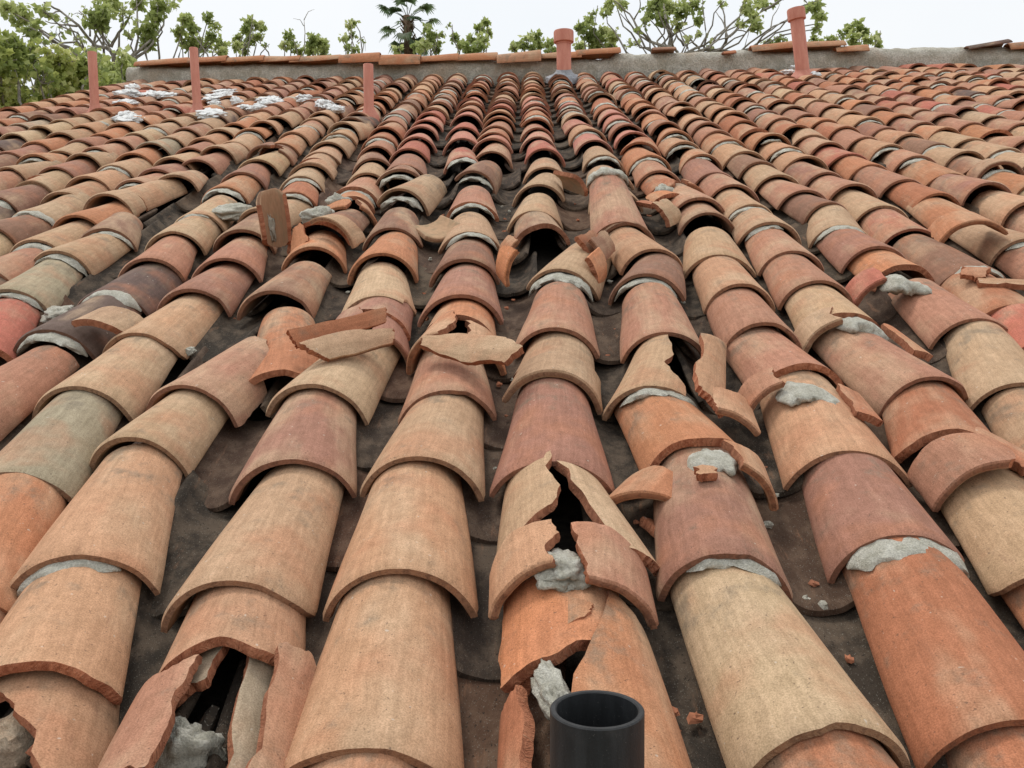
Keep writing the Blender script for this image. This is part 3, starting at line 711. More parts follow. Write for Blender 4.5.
def lump(name, x, y, w, r, mat, parent=roof, rot=0, rough=.5, freq=2.2, n=12, m=16):
    V, F = lump_geo(*r, random, n, m, rough, freq); ob = mesh_obj(name, V, F, mat, parent)
    u, v = onroof(x, y, w); mm = Matrix.Translation((u, v, w)) @ Matrix.Rotation(rad(rot), 4, 'Z')
    if parent: ob.matrix_local = mm
    else: ob.matrix_world = ROOFM @ mm
    return ob
# mortar in and around the broken places near the ladder
for x, y, w, r, rt in ((562, 572, .118, (.04, .045, .022), 10), (184, 752, .045, (.05, .035, .045), 0), (554, 694, .100, (.022, .06, .018), 14),
                       (318, 216, .11, (.07, .06, .04), 30),
                       (338, 202, .12, (.05, .03, .03), 0), (231, 212, .10, (.09, .07, .03), 20),
                       (664, 193, .10, (.05, .04, .03), 0), (60, 314, .055, (.05, .06, .02), 0), (190, 351, .045, (.014, .02, .012), 0)):
    lump('mortar_lump', x, y, w, r, M['mortar'], rot=rt, rough=.42, freq=1.9, n=24, m=34)
for x, y, r in ((134, 93, (.17, .16, .08)), (128, 103, (.16, .10, .05)), (124, 115, (.16, .14, .07)), (160, 95, (.2, .14, .06)), (216, 98, (.14, .16, .05)), (224, 94, (.2, .12, .07)), (232, 99, (.12, .12, .06)),
                (262, 103, (.22, .12, .06)), (276, 100, (.16, .10, .05)), (250, 107, (.14, .1, .05)), (210, 114, (.16, .12, .05)), (326, 106, (.14, .12, .06)), (335, 108, (.12, .1, .05)), (311, 98, (.10, .06, .04)), (800, 71, (.12, .1, .05))):
    for q in range(3):
        f = random.uniform(.35, .7)
        lump('white_mortar_splash', x + random.gauss(0, 6), y + random.gauss(0, 2.2), .12, (r[0] * f, r[1] * f * 1.1, r[2] * random.uniform(.35, .6)), M['white_mortar'], rot=random.uniform(0, 90), rough=.5, freq=2.4, n=18, m=26)

# ------------------------------------------------------------------ loose shards lying on the roof: things of their own
def shard(x, y, w, b, t, l, r, frac, col, label, yaw=0, roll=0, pitch=0, centre=True, amp=.003, nu=28, nv=18, group=None, name='tile_shard', cat='tile shard', thick=TH_T, kw={}):
    seed[0] += 1; g = np.random.default_rng(seed[0])
    V3, f, mi, uv = patch(b, t, l, r, frac, nu, nv, g, amp, make_warp(g, 1.0), thick=thick, surf_kw=kw)
    c = V3.mean(0) if centre else np.zeros(3)
    me = to_mesh(name, V3 - c, f, mi, uv, TILE_MATS)
    ob = bpy.data.objects.new(name, me); COL.objects.link(ob); ob.color = (*colr(col), 1)
    u, v = onroof(x, y, w)
    z = w if centre else EDGE_W + (w - .133)
    ob.matrix_world = ROOFM @ tmat(u, v, 0, yaw, roll, pitch, z=z)
    return tag(ob, label, cat, group)
def quad(a0, a1, s0, s1, j=.0):
    return rect(a0, a1, s0, s1)
FA = (1, 1, 1, 1)
# lip pieces are given by the crown of the lip they once belonged to (centre=False)
shard(566, 556, .158, [(-1, 0), (-.08, 0)], [(-.95, .10), (-.5, .135), (.0, .125)], [(-1, 0), (-.95, .10)], [(-.08, 0), (-.16, .05), (.06, .08), (.0, .125)], (0, 0, 0, 1), 'peach',
      'curved lip shard propped over the hole, left of the mortar behind the black pipe', yaw=6, roll=-5, centre=False)
shard(577, 571, .157, [(.08, 0), (1.02, .01)], [(-.12, .16), (.3, .17), (.96, .14)], [(.08, 0), (.0, .07), (-.12, .16)], [(1.02, .01), (.96, .14)], (0, 0, 1, 0), 'pink',
      'pinkish curved shard with pointed corner, right of the mortar behind the black pipe', yaw=-4, roll=4, centre=False)
shard(722, 460, .140, [(.2, 0), (1.0, 0)], [(.05, .10), (.4, .11), (.95, .10)], [(.2, 0), (.22, .04), (.05, .10)], [(1.0, 0), (.95, .10)], (0, 1, 1, 0), 'orange',
      'orange broken lip shard lying on the upper right of a mauve tile', yaw=-5, roll=5, centre=False)
shard(708, 468, .150, *rect(-.12, .12, 0, .03), FA, 'peach', 'tiny square tile chip lying on top of a mauve tile', centre=False, nu=10, nv=8, name='tile_chip', cat='tile chip')
shard(648, 487, .075, [(-1, 0), (-.5, .006), (-.02, .015)], [(-1, .12), (-.6, .14), (-.15, .10)], [(-1, 0), (-1, .12)], [(-.02, .015), (.0, .05), (-.15, .10)], (0, 0, 0, 1), 'orange',
      'half round lip shard fallen into the gutter beside a split tile', yaw=-26, roll=24)
shard(657, 531, .03, *rect(-.1, .06, 0, .075), FA, 'rust', 'thin red sliver lying in the dark gutter below a half round shard', yaw=25, roll=30, nu=10, nv=12)
shard(797, 381, .142, [(-1, 0), (-.15, 0)], [(-1, .085), (-.5, .10), (-.1, .10)], [(-1, 0), (-1, .085)], [(-.15, 0), (-.22, .05), (-.1, .10)], (0, 0, 0, 1), 'pink',
      'pink lip shard left of the mortar on top of a big peach tile', yaw=4, roll=-4, centre=False)
shard(858, 405, .09, *rect(.62, 1, 0, .17), (1, 1, 1, 0), 'rust', 'narrow orange sliver standing in the gutter beside the big peach tile', yaw=-6, roll=-38, nu=16)
shard(1003, 462, .150, [(-1, 0), (.1, 0)], [(-1, .13), (-.4, .14), (.2, .12)], [(-1, 0), (-1, .13)], [(.1, 0), (.3, .04), (.2, .12)], (0, 0, 0, 1), 'pink',
      'pale scuffed lip shard below the dark red tile with a broken lip', yaw=3, roll=-2, centre=False)
shard(1000, 448, .11, *rect(.5, 1, 0, .22), (1, 1, 1, 0), 'rust', 'long red sliver right of the pale scuffed lip shard', yaw=10, roll=-42, nu=16)
shard(1012, 462, .08, *rect(.6, 1, 0, .2), (1, 1, 1, 0), 'tan', 'long tan sliver beneath the red one, right of the scuffed lip shard', yaw=9, roll=-36, nu=16)
shard(852, 317, .142, [(-1, 0), (-.12, 0)], [(-1, .11), (-.5, .12), (-.05, .12)], [(-1, 0), (-1, .11)], [(-.12, 0), (-.2, .05), (-.05, .12)], (0, 0, 0, 1), 'tan',
      'tan lip shard with grey mortar showing on its right side', yaw=2, roll=-3, centre=False)
shard(905, 342, .09, *rect(.66, 1, 0, .22), (1, 1, 1, 0), 'orange', 'long tan sliver in the gutter along the pink tile below the mortar patch', yaw=-2, roll=-40, nu=14)
shard(897, 277, .142, [(-1, 0), (-.15, 0)], [(-1, .12), (-.5, .13), (-.1, .13)], [(-1, 0), (-1, .12)], [(-.15, 0), (-.1, .06), (-.1, .13)], (0, 0, 0, 0), 'red',
      'reddish half lip shard left of a large grey mortar lump', yaw=1, roll=-3, centre=False)
shard(735, 408, .10, [(.35, 0), (1.0, -.01)], [(.3, .13), (1, .15)], [(.35, 0), (.28, .06), (.3, .13)], [(1.0, -.01), (1, .15)], (0, 1, 1, 0), 'peach',
      'peach shard resting on its side at the foot of the open dark hole', yaw=-10, roll=-20)
# two slabs standing on edge, one behind the other
shard(340, 328, .172, [(-.16, 0), (.16, .01)], [(-.15, .27), (.15, .255)], [(-.16, 0), (-.15, .27)], [(.16, .01), (.15, .255)], (1, 1, 1, 1), 'rust',
      'straight edged red slab lying crosswise over a broken tile, uppermost of two', yaw=-60, roll=48, pitch=5, thick=.026, amp=.0015)
shard(354, 344, .152, [(-.26, 0), (.10, .03), (.2, .05)], [(-.1, .25), (.2, .23)], [(-.26, 0), (-.30, .12), (-.1, .25)], [(.2, .05), (.22, .12), (.2, .23)], (1, 1, 1, 0), 'tan',
      'grey tan slab lying crosswise under the straight red slab', yaw=-56, roll=30, pitch=3, thick=.02)
shard(467, 347, .168, [(-.30, .02), (.0, -.01), (.2, .05)], [(-.12, .27), (.1, .285)], [(-.30, .02), (-.36, .14), (-.12, .27)], [(.2, .05), (.30, .15), (.1, .285)], (1, 1, 1, 1), 'tan',
      'long tan slab lying crosswise on a pink tile', yaw=64, roll=-22, pitch=-2, thick=.022)
shard(272, 219, .185, [(-.95, .02), (-.3, .0), (.5, .015), (.95, .04)], [(-.9, .20), (-.4, .225), (.3, .215), (.85, .17)], [(-.95, .02), (-1, .1), (-.9, .20)], [(.95, .04), (1, .1), (.85, .17)], (1, 0, 1, 1), 'tan',
      'upright shard leaning back with its hollow side outward and a mortar streak', yaw=205, roll=6, pitch=98, kw=dict(hw0=.060, hw1=.068, h0=.060, h1=.066, L=.22), thick=.0175)
up_shard = bpy.context.scene.objects[[o.name for o in COL.objects if o.name.startswith('tile_shard')][-1]]
def streak():
    V, F = lump_geo(.013, .045, .006, random, 18, 22, .9, 3.0)
    st = mesh_obj('mortar_streak', V, F, M['mortar'], up_shard); st.location = (.004, -.035, .012)
streak()
shard(299, 238, .13, [(-.3, 0), (.25, .03)], [(-.05, .15), (.2, .16)], [(-.3, 0), (-.05, .15)], [(.25, .03), (.2, .16)], FA, 'orange', 'small triangular orange shard at the foot of the upright shard', yaw=20, roll=-30, pitch=20)
shard(340, 226, .16, [(-.55, 0), (.85, 0)], [(-.5, .07), (.8, .09)], [(-.55, 0), (-.5, .07)], [(.85, 0), (.8, .09)], (0, 1, 1, 0), 'tan', 'small arched tan shard on the orange tile right of the upright shard', yaw=-24, roll=12)
shard(436, 230, .07, [(-.6, 0), (.6, 0)], [(-.6, .2), (.6, .2)], [(-.6, 0), (-.6, .2)], [(.6, 0), (.6, .2)], (0, 1, 0, 0), 'buff', 'cream shard turned hollow side up in the gutter', yaw=28, roll=172)
shard(505, 264, .12, [(-.5, 0), (.3, .01)], [(-.45, .12), (.2, .14)], [(-.5, 0), (-.45, .12)], [(.3, .01), (.2, .14)], (0, 1, 0, 1), 'bright', 'yellow orange curved shard standing beside the turned tan tile', yaw=20, roll=-62, pitch=0)
shard(598, 268, .10, *rect(-.2, .5, 0, .16), (1, 1, 0, 1), 'bright', 'orange curved shard standing on edge in the gutter below the long tile', yaw=-20, roll=62)
shard(592, 247, .12, *rect(-.3, .4, 0, .15), (1, 1, 1, 0), 'rust', 'red shard standing on edge against the foot of the long tile', yaw=-26, roll=55)
shard(603, 246, .13, *rect(-.3, .3, 0, .16), (0, 1, 1, 0), 'brown', 'brown shard leaning on the red one at the foot of the long tile', yaw=-22, roll=60)
shard(571, 182, .12, *rect(-.3, .5, 0, .2), (1, 1, 1, 0), 'tan', 'tan shard on edge in the gutter left of the long tile', yaw=24, roll=48)
for x, y, yw, rl, cn, lb in ((656, 206, 30, 20, 'rust', 'red shard in the rubble right of the long tile'), (668, 212, -35, 48, 'tan', 'tan shard tipped on edge in the rubble right of the long tile'),
                             (662, 196, 12, -14, 'bright', 'orange lip shard over mortar right of the long tile')):
    shard(x, y, .11, *rect(-.4, .4, 0, .12), (1, 1, 1, 0), cn, lb, yaw=yw, roll=rl)
shard(965, 224, .16, *rect(-.8, .8, 0, .20), (0, 1, 1, 0), 'orange', 'flat loose tile half sitting proud over a scuffed tile', yaw=-8, roll=-10)
shard(975, 272, .13, *rect(-.4, .3, 0, .07), FA, 'rust', 'short rust shard stuffed under the lip of a brown tile', yaw=60, roll=8)
shard(1010, 283, .12, *rect(-.3, .3, 0, .18), FA, 'peach', 'peach sliver lying across the gutter above a red tile', yaw=70, roll=8)
shard(112, 321, .13, [(-.4, 0), (.7, .02)], [(-.5, .12), (.6, .14)], [(-.4, 0), (-.5, .12)], [(.7, .02), (.6, .14)], (1, 1, 1, 0), 'tan', 'broken tan tile end between two dark grey tiles', yaw=-10, roll=10)
# rubble block in the bottom corner
V, F = lump_geo(.04, .045, .036, random, 18, 24, .35, 1.8)
ob = mesh_obj('rubble_block', V, F, rough_mat('pale_rubble', (196, 172, 146), (214, 196, 172), (176, 150, 128), 40, .006), sharp=40)
u, v = onroof(8, 746, .055); ob.matrix_world = ROOFM @ Matrix.Translation((u, v, .055))
tag(ob, 'pale rough block of rubble inside the hollow of a broken corner tile', 'rubble')
# small chips in the gutters: told apart only by place
for i in range(70):
    k = random.choice([-4, -3, -2, -1, -1, 0, 0, 0, 1, 1, 1, 2, 2, 3, 4, 5]); v = random.uniform(.95, 4.6)
    u = .5 * (track_u(k, v) + track_u(k + 1, v)) + random.uniform(-.03, .03)
    sz = random.uniform(.004, .011)
    V, F = lump_geo(sz, sz * random.uniform(.6, 1.5), sz * .6, random, 5, 7, .6, 1.8)
    ob = mesh_obj('tile_crumb', V, F, M['frac'] if random.random() < .6 else M['mortar'], None, smooth=False)
    ob.matrix_world = ROOFM @ Matrix.Translation((u, v, .017)) @ Matrix.Rotation(random.uniform(0, 6), 4, 'Z')
    tag(ob, 'tiny crumb of broken clay or mortar lying in a dark gutter', 'crumb', 'crumbs in the gutters')

# ------------------------------------------------------------------ ridge: mortar bed and ridge tiles
def on_ridge(x, y, v=10.93):
    d = ray(x, y); t = v / d.y
    return d.x * t, CAM_H + d.z * t
def ridge_bed():
    V = []; n = 260; prof = 8
    for i in range(n + 1):
        u = U0 + .04 + (U1 - U0 - .08) * i / n
        top = .262 + .028 * noise.fractal(Vector((u * 1.9, 3.1, 0)), .8, 2.2, 5) + (.035 if u > 1.0 else 0)
        for j in range(prof):
            f = j / (prof - 1); ang = f * math.pi
            dv = -math.cos(ang) * (.13 if f < .5 else .2); hh = (math.sin(ang) ** .45) * (top - .02) + .0
            nz = noise.fractal(Vector((u * 5, j * .9, 1.7)), .8, 2.2, 4) * .025
            V.append((u, 10.94 + dv + nz * (1 if 0 < j < prof - 1 else 0), hh + nz * .6 if 0 < j < prof - 1 else -.02))
    F = [(i * prof + j, i * prof + j + 1, (i + 1) * prof + j + 1, (i + 1) * prof + j) for i in range(n) for j in range(prof - 1)]
    F += [tuple(range(prof)), tuple(n * prof + j for j in range(prof - 1, -1, -1))]
    return mesh_obj('ridge_mortar', V, [tuple(reversed(f)) for f in F], M['ridge_mortar'], roof, sharp=50)
ridge_bed()
INV = ROOFM.inverted()
def ridge_tile(x0, x1, ytop, h, col, roll=0, tilt=0, dv=0.0, flip=False, name='ridge_tile', parent=roof, label=None):
    u0, w0 = on_ridge(x0, ytop, 10.93 + dv); u1, _ = on_ridge(x1, ytop, 10.93 + dv)
    L = abs(u1 - u0); seed[0] += 1; g = np.random.default_rng(seed[0])
    H = h; kw = dict(hw0=.125, hw1=.112, h0=H, h1=H * .86, L=L)
    V3, f, mi, uv = patch(*rect(-1, 1, 0, L), (0, 0, 0, 0), 20, 8, g, .003, make_warp(g, 1.0), surf_kw=kw)
    me = to_mesh(name, V3, f, mi, uv, TILE_MATS); ob = bpy.data.objects.new(name, me); COL.objects.link(ob)
    ob.color = (*colr(col), 1)
    p = ROOFM @ Vector((u0 if not flip else u1, 10.93 + dv, w0)); p.z -= H
    m = Matrix.Translation(p) @ Matrix.Rotation(rad(-90 if not flip else 90), 4, 'Z') @ Matrix.Rotation(rad(tilt if not flip else -tilt), 4, 'X') @ Matrix.Rotation(rad(roll), 4, 'Y')
    if parent: ob.parent = parent; ob.matrix_local = INV @ m
    else: ob.matrix_world = m
    return ob
for x0, x1, yt, h, cn, rl, tl, dv, fl in ((137, 190, 58, .09, 'orange', 0, 2.5, 0, 1), (186, 229, 57, .085, 'orange', 0, 1, 0, 1), (224, 266, 56.5, .085, 'orange', 0, 1, 0, 1),
        (262, 302, 56, .085, 'orange', 0, 1, 0, 1), (291, 342, 54.5, .09, 'orange', 0, 2.5, -.01, 1), (340, 381, 53.5, .13, 'orange', 0, .5, -.07, 1), (380, 421, 54, .15, 'orange', 0, 0, -.08, 0),
        (419, 459, 54.5, .10, 'orange', 0, 1, 0, 1), (456, 498, 53, .11, 'orange', 0, 1, 0, 1), (497, 541, 51, .15, 'peach', 0, 1.5, -.07, 1), (540, 562, 52.5, .09, 'peach', 0, 1, 0, 1), (556, 581, 52.5, .09, 'orange', 0, 0, 0, 1),
        (576, 620, 48, .09, 'orange', 0, 2, 0, 1), (750, 796, 43, .09, 'orange', 0, 3.5, 0, 1), (793, 843, 41, .09, 'peach', 0, 1, 0, 1), (834, 866, 45, .10, 'orange', 0, 0, -.05, 1), (1006, 1052, 40.5, .10, 'orange', 0, 3, 0, 1), (1048, 1092, 38.5, .09, 'pink', 0, 1, 0, 1)):
    ridge_tile(x0, x1, yt, h, cn, rl, tl, dv, bool(fl))
tag(ridge_tile(965, 1007, 40, .06, 'dark', 0, 8, -.03, True, 'loose_ridge_tile', None), 'dark thin ridge tile lying loose and tilted on the bare ridge mortar', 'ridge tile')
tag(ridge_tile(652, 675, 47.5, .05, 'brown', 0, 1, -.03, True, 'ridge_shard', None), 'flat brown shard lying on the bare ridge mortar in front of the sycamore', 'tile shard')
tag(ridge_tile(722, 734, 51.5, .05, 'rust', 0, 0, -.07, True, 'ridge_shard', None), 'tiny red shard stuck in the bare ridge mortar', 'tile shard')

# ------------------------------------------------------------------ vent pipes (parts of the house) and the black pipe
def lathe(prof, n=28):
    V = [(r * math.cos(2 * math.pi * j / n), r * math.sin(2 * math.pi * j / n), z) for r, z in prof for j in range(n)]
    F = [(i * n + j, i * n + (j + 1) % n, (i + 1) * n + (j + 1) % n, (i + 1) * n + j) for i in range(len(prof) - 1) for j in range(n)]
    F.append(tuple(range(n - 1, -1, -1)))
    F.append(tuple((len(prof) - 1) * n + j for j in range(n)))
    return V, F
def vent(xb, yb, xt, yt, wpx, cap=None, label=None, base_w=.12, flash=None):
    u, v = onroof(xb, yb, base_w); p = proj(u, v, base_w); z = p[2]
    r = wpx / 2 * z / FPX; h = (yb - yt) * z / FPX * 1.01; sink = .16
    base = ROOFM @ Vector((u, v, base_w))
    lean = math.atan2((xt - xb) * z / FPX, h)
    m = Matrix.Translation(base) @ Matrix.Rotation(lean + RHO * 0, 4, 'Y')
    pr = [(r, -sink), (r, h - .004), (r - .003, h), (r * .82, h), (r * .82, h - .12)]
    V, F = lathe(pr); ob = mesh_obj('vent_pipe', V, F, M['vent_paint'], house, sharp=40); ob.matrix_local = m
    if label: ob['label'] = label
    if cap:
        cw, ch = cap; R = cw / 2 * z / FPX; C = ch * z / FPX
        V, F = lathe([(R - .012, h - C), (R, h - C + .004), (R, h - .01), (R - .006, h + .004), (.001, h + .012)])
        c = mesh_obj('cap', V, F, M['vent_paint'], ob, sharp=40)
        V, F = lathe([(R - .03, h - C - .02), (R - .026, h - C - .02), (R - .026, h - C + .01), (R - .03, h - C + .012)])
        mesh_obj('collar', V, F, M['vent_paint'], ob, sharp=40)
    fm = {'lead': M['lead'], 'paint': M['vent_paint']}[flash or 'paint']
    fr = 2.4 if flash == 'lead' else 2.0
    V = []; n = 24; rings = ((1.03, .05), (1.12, .03), (1.5, .0), (fr, -.03), (fr * 1.02, -.09))
    for k, (rr, zz) in enumerate(rings):
        for j in range(n):
            a = 2 * math.pi * j / n; nz = 1 + (.22 if k > 1 else .02) * noise.noise(Vector((math.cos(a) * 2 + u, math.sin(a) * 2, k * .7)))
            x, y = rr * r * nz * math.cos(a), rr * r * nz * math.sin(a) * 1.1
            V.append((x, y, zz + y * math.tan(SLOPE)))
    F = [(i * n + j, (i + 1) * n + j, (i + 1) * n + (j + 1) % n, i * n + (j + 1) % n) for i in range(len(rings) - 1) for j in range(n)]
    mesh_obj('flashing', V, F, fm, ob, sharp=60)
    return ob
vent(95, 110, 95, 54, 8.6, label='thin terracotta painted vent pipe nearest the roof side edge')
vent(197.5, 109, 196, 50, 8.4, label='thin terracotta painted vent pipe among white mortar splashes')
vent(369, 113, 369.5, 66, 10, label='short thin terracotta painted vent pipe')
vent(564, 74, 564, 33, 14.5, cap=(20, 11), label='thick vent pipe with cap and grey lead flashing', flash='lead')
vent(803, 74, 795, 11, 13.5, cap=(17.5, 11), label='tall leaning vent pipe with cap')

# black plastic pipe sticking up through the bottom of the roof
def black_pipe():
    z = .85; d = ray(597, 708.5); P = Vector((0, 0, CAM_H)) + d * z
    top = ROOFM @ P; r = .0445; ri = r * .865
    L = .52
    V, F = lathe([(r, -L), (r, -.0012), (r - .0012, 0), (ri + .0012, 0), (ri, -.0012), (ri, -L + .05)], 64)
    ob = mesh_obj('vent_pipe', V, F, M['plastic'], house, sharp=40)
    ob.matrix_local = Matrix.Translation(top) @ Matrix.Rotation(rad(-1.0), 4, 'X') @ Matrix.Rotation(rad(.4), 4, 'Y')
    ob['label'] = 'open black plastic pipe in front of the shattered tile'
black_pipe()

# ------------------------------------------------------------------ trees beyond the roof
def tube_geo(pts, r0, r1, n=7):
    V, F = [], []; m = len(pts)
    for i, p in enumerate(pts):
        d = (pts[min(i + 1, m - 1)] - pts[max(i - 1, 0)]).normalized(); q = d.to_track_quat('Z', 'Y'); r = r0 + (r1 - r0) * i / (m - 1)
        for j in range(n):
            a = 2 * math.pi * j / n; V.append(p + q @ Vector((r * math.cos(a), r * math.sin(a), 0)))
    F = [(i * n + j, i * n + (j + 1) % n, (i + 1) * n + (j + 1) % n, (i + 1) * n + j) for i in range(m - 1) for j in range(n)]
    F += [tuple(range(n - 1, -1, -1)), tuple((m - 1) * n + j for j in range(n))]
    return V, F
class Tubes:
    def __init__(self): self.V, self.F = [], []
    def add(self, pts, r0, r1, n=7, wob=0.0, sub=3):
        q = [Vector(pts[0])]
        for a, b in zip(pts[:-1], pts[1:]):
            a, b = Vector(a), Vector(b); L = (b - a).length
            for i in range(1, sub + 1):
                p = a.lerp(b, i / sub)
                if not (b is pts[-1] and i == sub): p = p + Vector((random.gauss(0, 1), random.gauss(0, 1), random.gauss(0, 1))) * wob * L
                q.append(p)
        V, F = tube_geo(q, r0, r1, n); o = len(self.V); self.V += [tuple(v) for v in V]; self.F += [tuple(i + o for i in f) for f in F]
        return q
def leaves_obj(name, P, N, size, mat, parent, rn=None):
    n = len(P); P = np.array(P)
    d = rng.normal(size=(n, 3)); d /= np.linalg.norm(d, axis=1)[:, None]; d[:, 2] -= .35
    e = np.cross(d, rng.normal(size=(n, 3))); e /= np.linalg.norm(e, axis=1)[:, None]; d /= np.linalg.norm(d, axis=1)[:, None]
    nn = np.cross(d, e); sz = (size * rng.uniform(.6, 1.25, n))[:, None]
    rows = [P, P + d * sz * .45 + e * sz * .38 + nn * sz * .10, P + d * sz * .72 + e * sz * .16, P + d * sz, P + d * sz * .72 - e * sz * .16, P + d * sz * .45 - e * sz * .38 + nn * sz * .10, P + d * sz * .5]
    V = np.stack(rows, 1).reshape(-1, 3); F = []
    for i in range(n):
        b = i * 7; F += [(b, b + 1, b + 6), (b + 1, b + 2, b + 3, b + 6), (b + 6, b + 3, b + 4, b + 5), (b, b + 6, b + 5)]
    me = bpy.data.meshes.new(name); me.from_pydata(V.tolist(), [], F); me.materials.append(mat)
    a = me.attributes.new('rnd', 'FLOAT', 'POINT'); r = np.repeat(rng.uniform(0, 1, n) if rn is None else np.clip(np.array(rn) + rng.normal(0, .18, n), 0, 1), 7); a.data.foreach_set('value', r)
    ob = bpy.data.objects.new(name, me); COL.objects.link(ob); ob.parent = parent; tag(ob, kind='stuff'); return ob
def tree(label, dist, xb, clumps, branches=(), leaf='leaf', lsize=.15, dens=1.0, trunk_r=.14, group='trees beyond the ridge', name='tree', twig=1.0, fork_y=None, cat='tree'):
    base = far_point(xb, 300, dist); base.z = 0
    root = bpy.data.objects.new(name, None); COL.objects.link(root); root.location = base
    tag(root, label, cat, group); T = Tubes(); loc = lambda p: Vector(p) - base
    ppm = FPX / dist
    tops = [far_point(c[0], c[1], dist + random.uniform(-1, 1) * .8) for c in clumps]
    if fork_y is None: fork = Vector((base.x, base.y, min(p.z for p in tops) - 1.6))
    else: fork = far_point(xb, fork_y, dist)
    T.add([Vector((0, 0, -.2)), loc(fork) * .5 + Vector((.12, .1, 0)), loc(fork)], trunk_r * 1.5, trunk_r * .7, 9, .012, 4)
    for bl in branches:
        pts = [loc(far_point(x, y, dist + random.uniform(-.5, .5))) for x, y in bl[0]]
        if len(bl) > 2 and bl[2]: pts = [loc(fork)] + pts
        T.add(pts, bl[1] / ppm, bl[1] / ppm * .3, 6, .02, 3)
    leafP, leafR = [], []
    for c, p in zip(clumps, tops):
        r = c[2] / ppm; de = c[3] if len(c) > 3 else 1.0
        f = fork.lerp(p, .45) + Vector((random.gauss(0, .25), random.gauss(0, .25), -.3))
        T.add([loc(fork), loc(f), loc(p)], .035 + .05 * r, .012, 6, .05, 4)
        tone = random.uniform(.05, .85)
        nt = max(4, int(9 * de * twig))
        for i in range(nt):
            d = Vector((random.gauss(0, 1), random.gauss(0, 1), random.gauss(.25, .9))); d = d.normalized() * r * random.uniform(.45, 1.15)
            e = p + d; s0 = p + d * random.uniform(0, .25) + Vector((0, 0, -.25 * r))
            T.add([loc(s0), loc(e)], .011, .004, 4, .08, 3)
            nl = max(2, int(c[2] * 1.05 * dens * de)); sub = r * .34
            for q in range(nl):
                t = random.uniform(.35, 1.05); w = s0.lerp(e, t) + Vector((random.gauss(0, sub * .5), random.gauss(0, sub * .5), random.gauss(0, sub * .5)))
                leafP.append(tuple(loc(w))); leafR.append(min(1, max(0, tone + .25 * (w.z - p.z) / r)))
    mesh_obj('trunk', T.V, T.F, M['bark'], root)
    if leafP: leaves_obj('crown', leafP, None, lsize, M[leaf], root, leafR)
    return root

tree('leafy tree with long bare arching branches behind the bushy tree', 22, 118, [(20, 15, 13, 1.2), (31, 28, 9), (46, 11, 7, .8), (8, 8, 7), (100, 14, 13, 1.3), (94, 24, 9), (110, 6, 11, 1.2), (122, 12, 9, .7), (104, 30, 7, .6), (145, 28, 10, 1.2), (148, 42, 8, 1.2), (157, 14, 8), (160, 2, 9), (140, 2, 7),
      (76, 36, 11, .35), (64, 20, 10, .3), (84, 12, 9, .3), (58, 34, 9, .3), (132, 38, 8, .4), (38, 40, 9, .5), (172, 4, 8, .6)],
     [(((116, 62), (109, 48), (95, 45), (78, 25), (59, 11), (44, 2)), 2.2, 1), (((94, 48), (81, 56), (69, 47), (53, 41), (39, 31), (23, 36)), 1.7), (((111, 47), (119, 33), (130, 16), (141, 0)), 1.5),
      (((110, 46), (101, 31), (96, 18)), 1.2), (((77, 26), (62, 25), (45, 21)), 1.1), (((80, 55), (66, 60), (55, 58)), 1.2), (((53, 41), (42, 32), (30, 22)), 1.0), (((60, 11), (48, 14), (36, 10)), .8), (((90, 36), (88, 22), (84, 8)), .9)], lsize=.15, fork_y=70, dens=1.15, trunk_r=.12)
tree('dense bushy yellow green tree beside the side edge of the roof', 16.5, 42, [(-8, 58, 20, 1.3), (14, 52, 15, 1.3), (30, 58, 16), (12, 76, 20, 1.3), (-5, 96, 22, 1.3), (40, 78, 17, .6), (58, 62, 14, 1.3), (66, 78, 18, 1.3), (86, 66, 13, 1.2), (84, 86, 15, 1.3), (22, 96, 18, 1.1), (48, 98, 16, .7), (66, 98, 16, 1.2), (34, 110, 20, 1.2), (0, 118, 22, 1.2), (100, 84, 12, 1.1), (64, 112, 18, 1.2), (-30, 80, 24, 1.2), (-30, 110, 24, 1.2)],
     [(((35, 95), (30, 78), (22, 66)), .9), (((42, 98), (44, 80), (38, 62)), .9), (((48, 96), (54, 80), (50, 66)), .8), (((30, 98), (24, 84), (28, 70)), .7), (((52, 100), (48, 86), (56, 72)), .7)], leaf='leaf_dull', lsize=.13, dens=.8, fork_y=150, twig=2.0)
tree('leafy green tree filling in between the bushy tree and the ridge end', 19, 118, [(104, 66, 13, 1.2), (118, 72, 12, 1.2), (128, 66, 9, 1.1), (92, 58, 9, .8), (122, 56, 8, .8), (110, 82, 13, 1.2), (130, 78, 9)], lsize=.13, dens=1.5, fork_y=140)
tree('small round leaved treetop right of the second thin vent pipe', 27, 196, [(186, 18, 7, 1.2), (180, 30, 6), (183, 41, 8, 1.1), (194, 30, 6), (192, 40, 7), (207, 18, 6), (215, 26, 5, .7), (212, 36, 6), (206, 46, 7), (220, 44, 6), (224, 52, 6)], [(((198, 60), (200, 40), (192, 15)), 1.0, 1), (((214, 56), (222, 46), (226, 40)), .8, 1)], lsize=.15, dens=1.5)
tree('slim upright treetop rising above the left part of the ridge', 28, 246, [(238, 38, 5), (236, 46, 5), (250, 22, 5, .9), (244, 30, 5), (257, 24, 4), (262, 28, 4), (250, 40, 7, 1.2), (258, 36, 5), (246, 50, 7), (265, 45, 3, .5)], [(((240, 60), (240, 45), (246, 25)), .9, 1)], lsize=.15, dens=1.6)
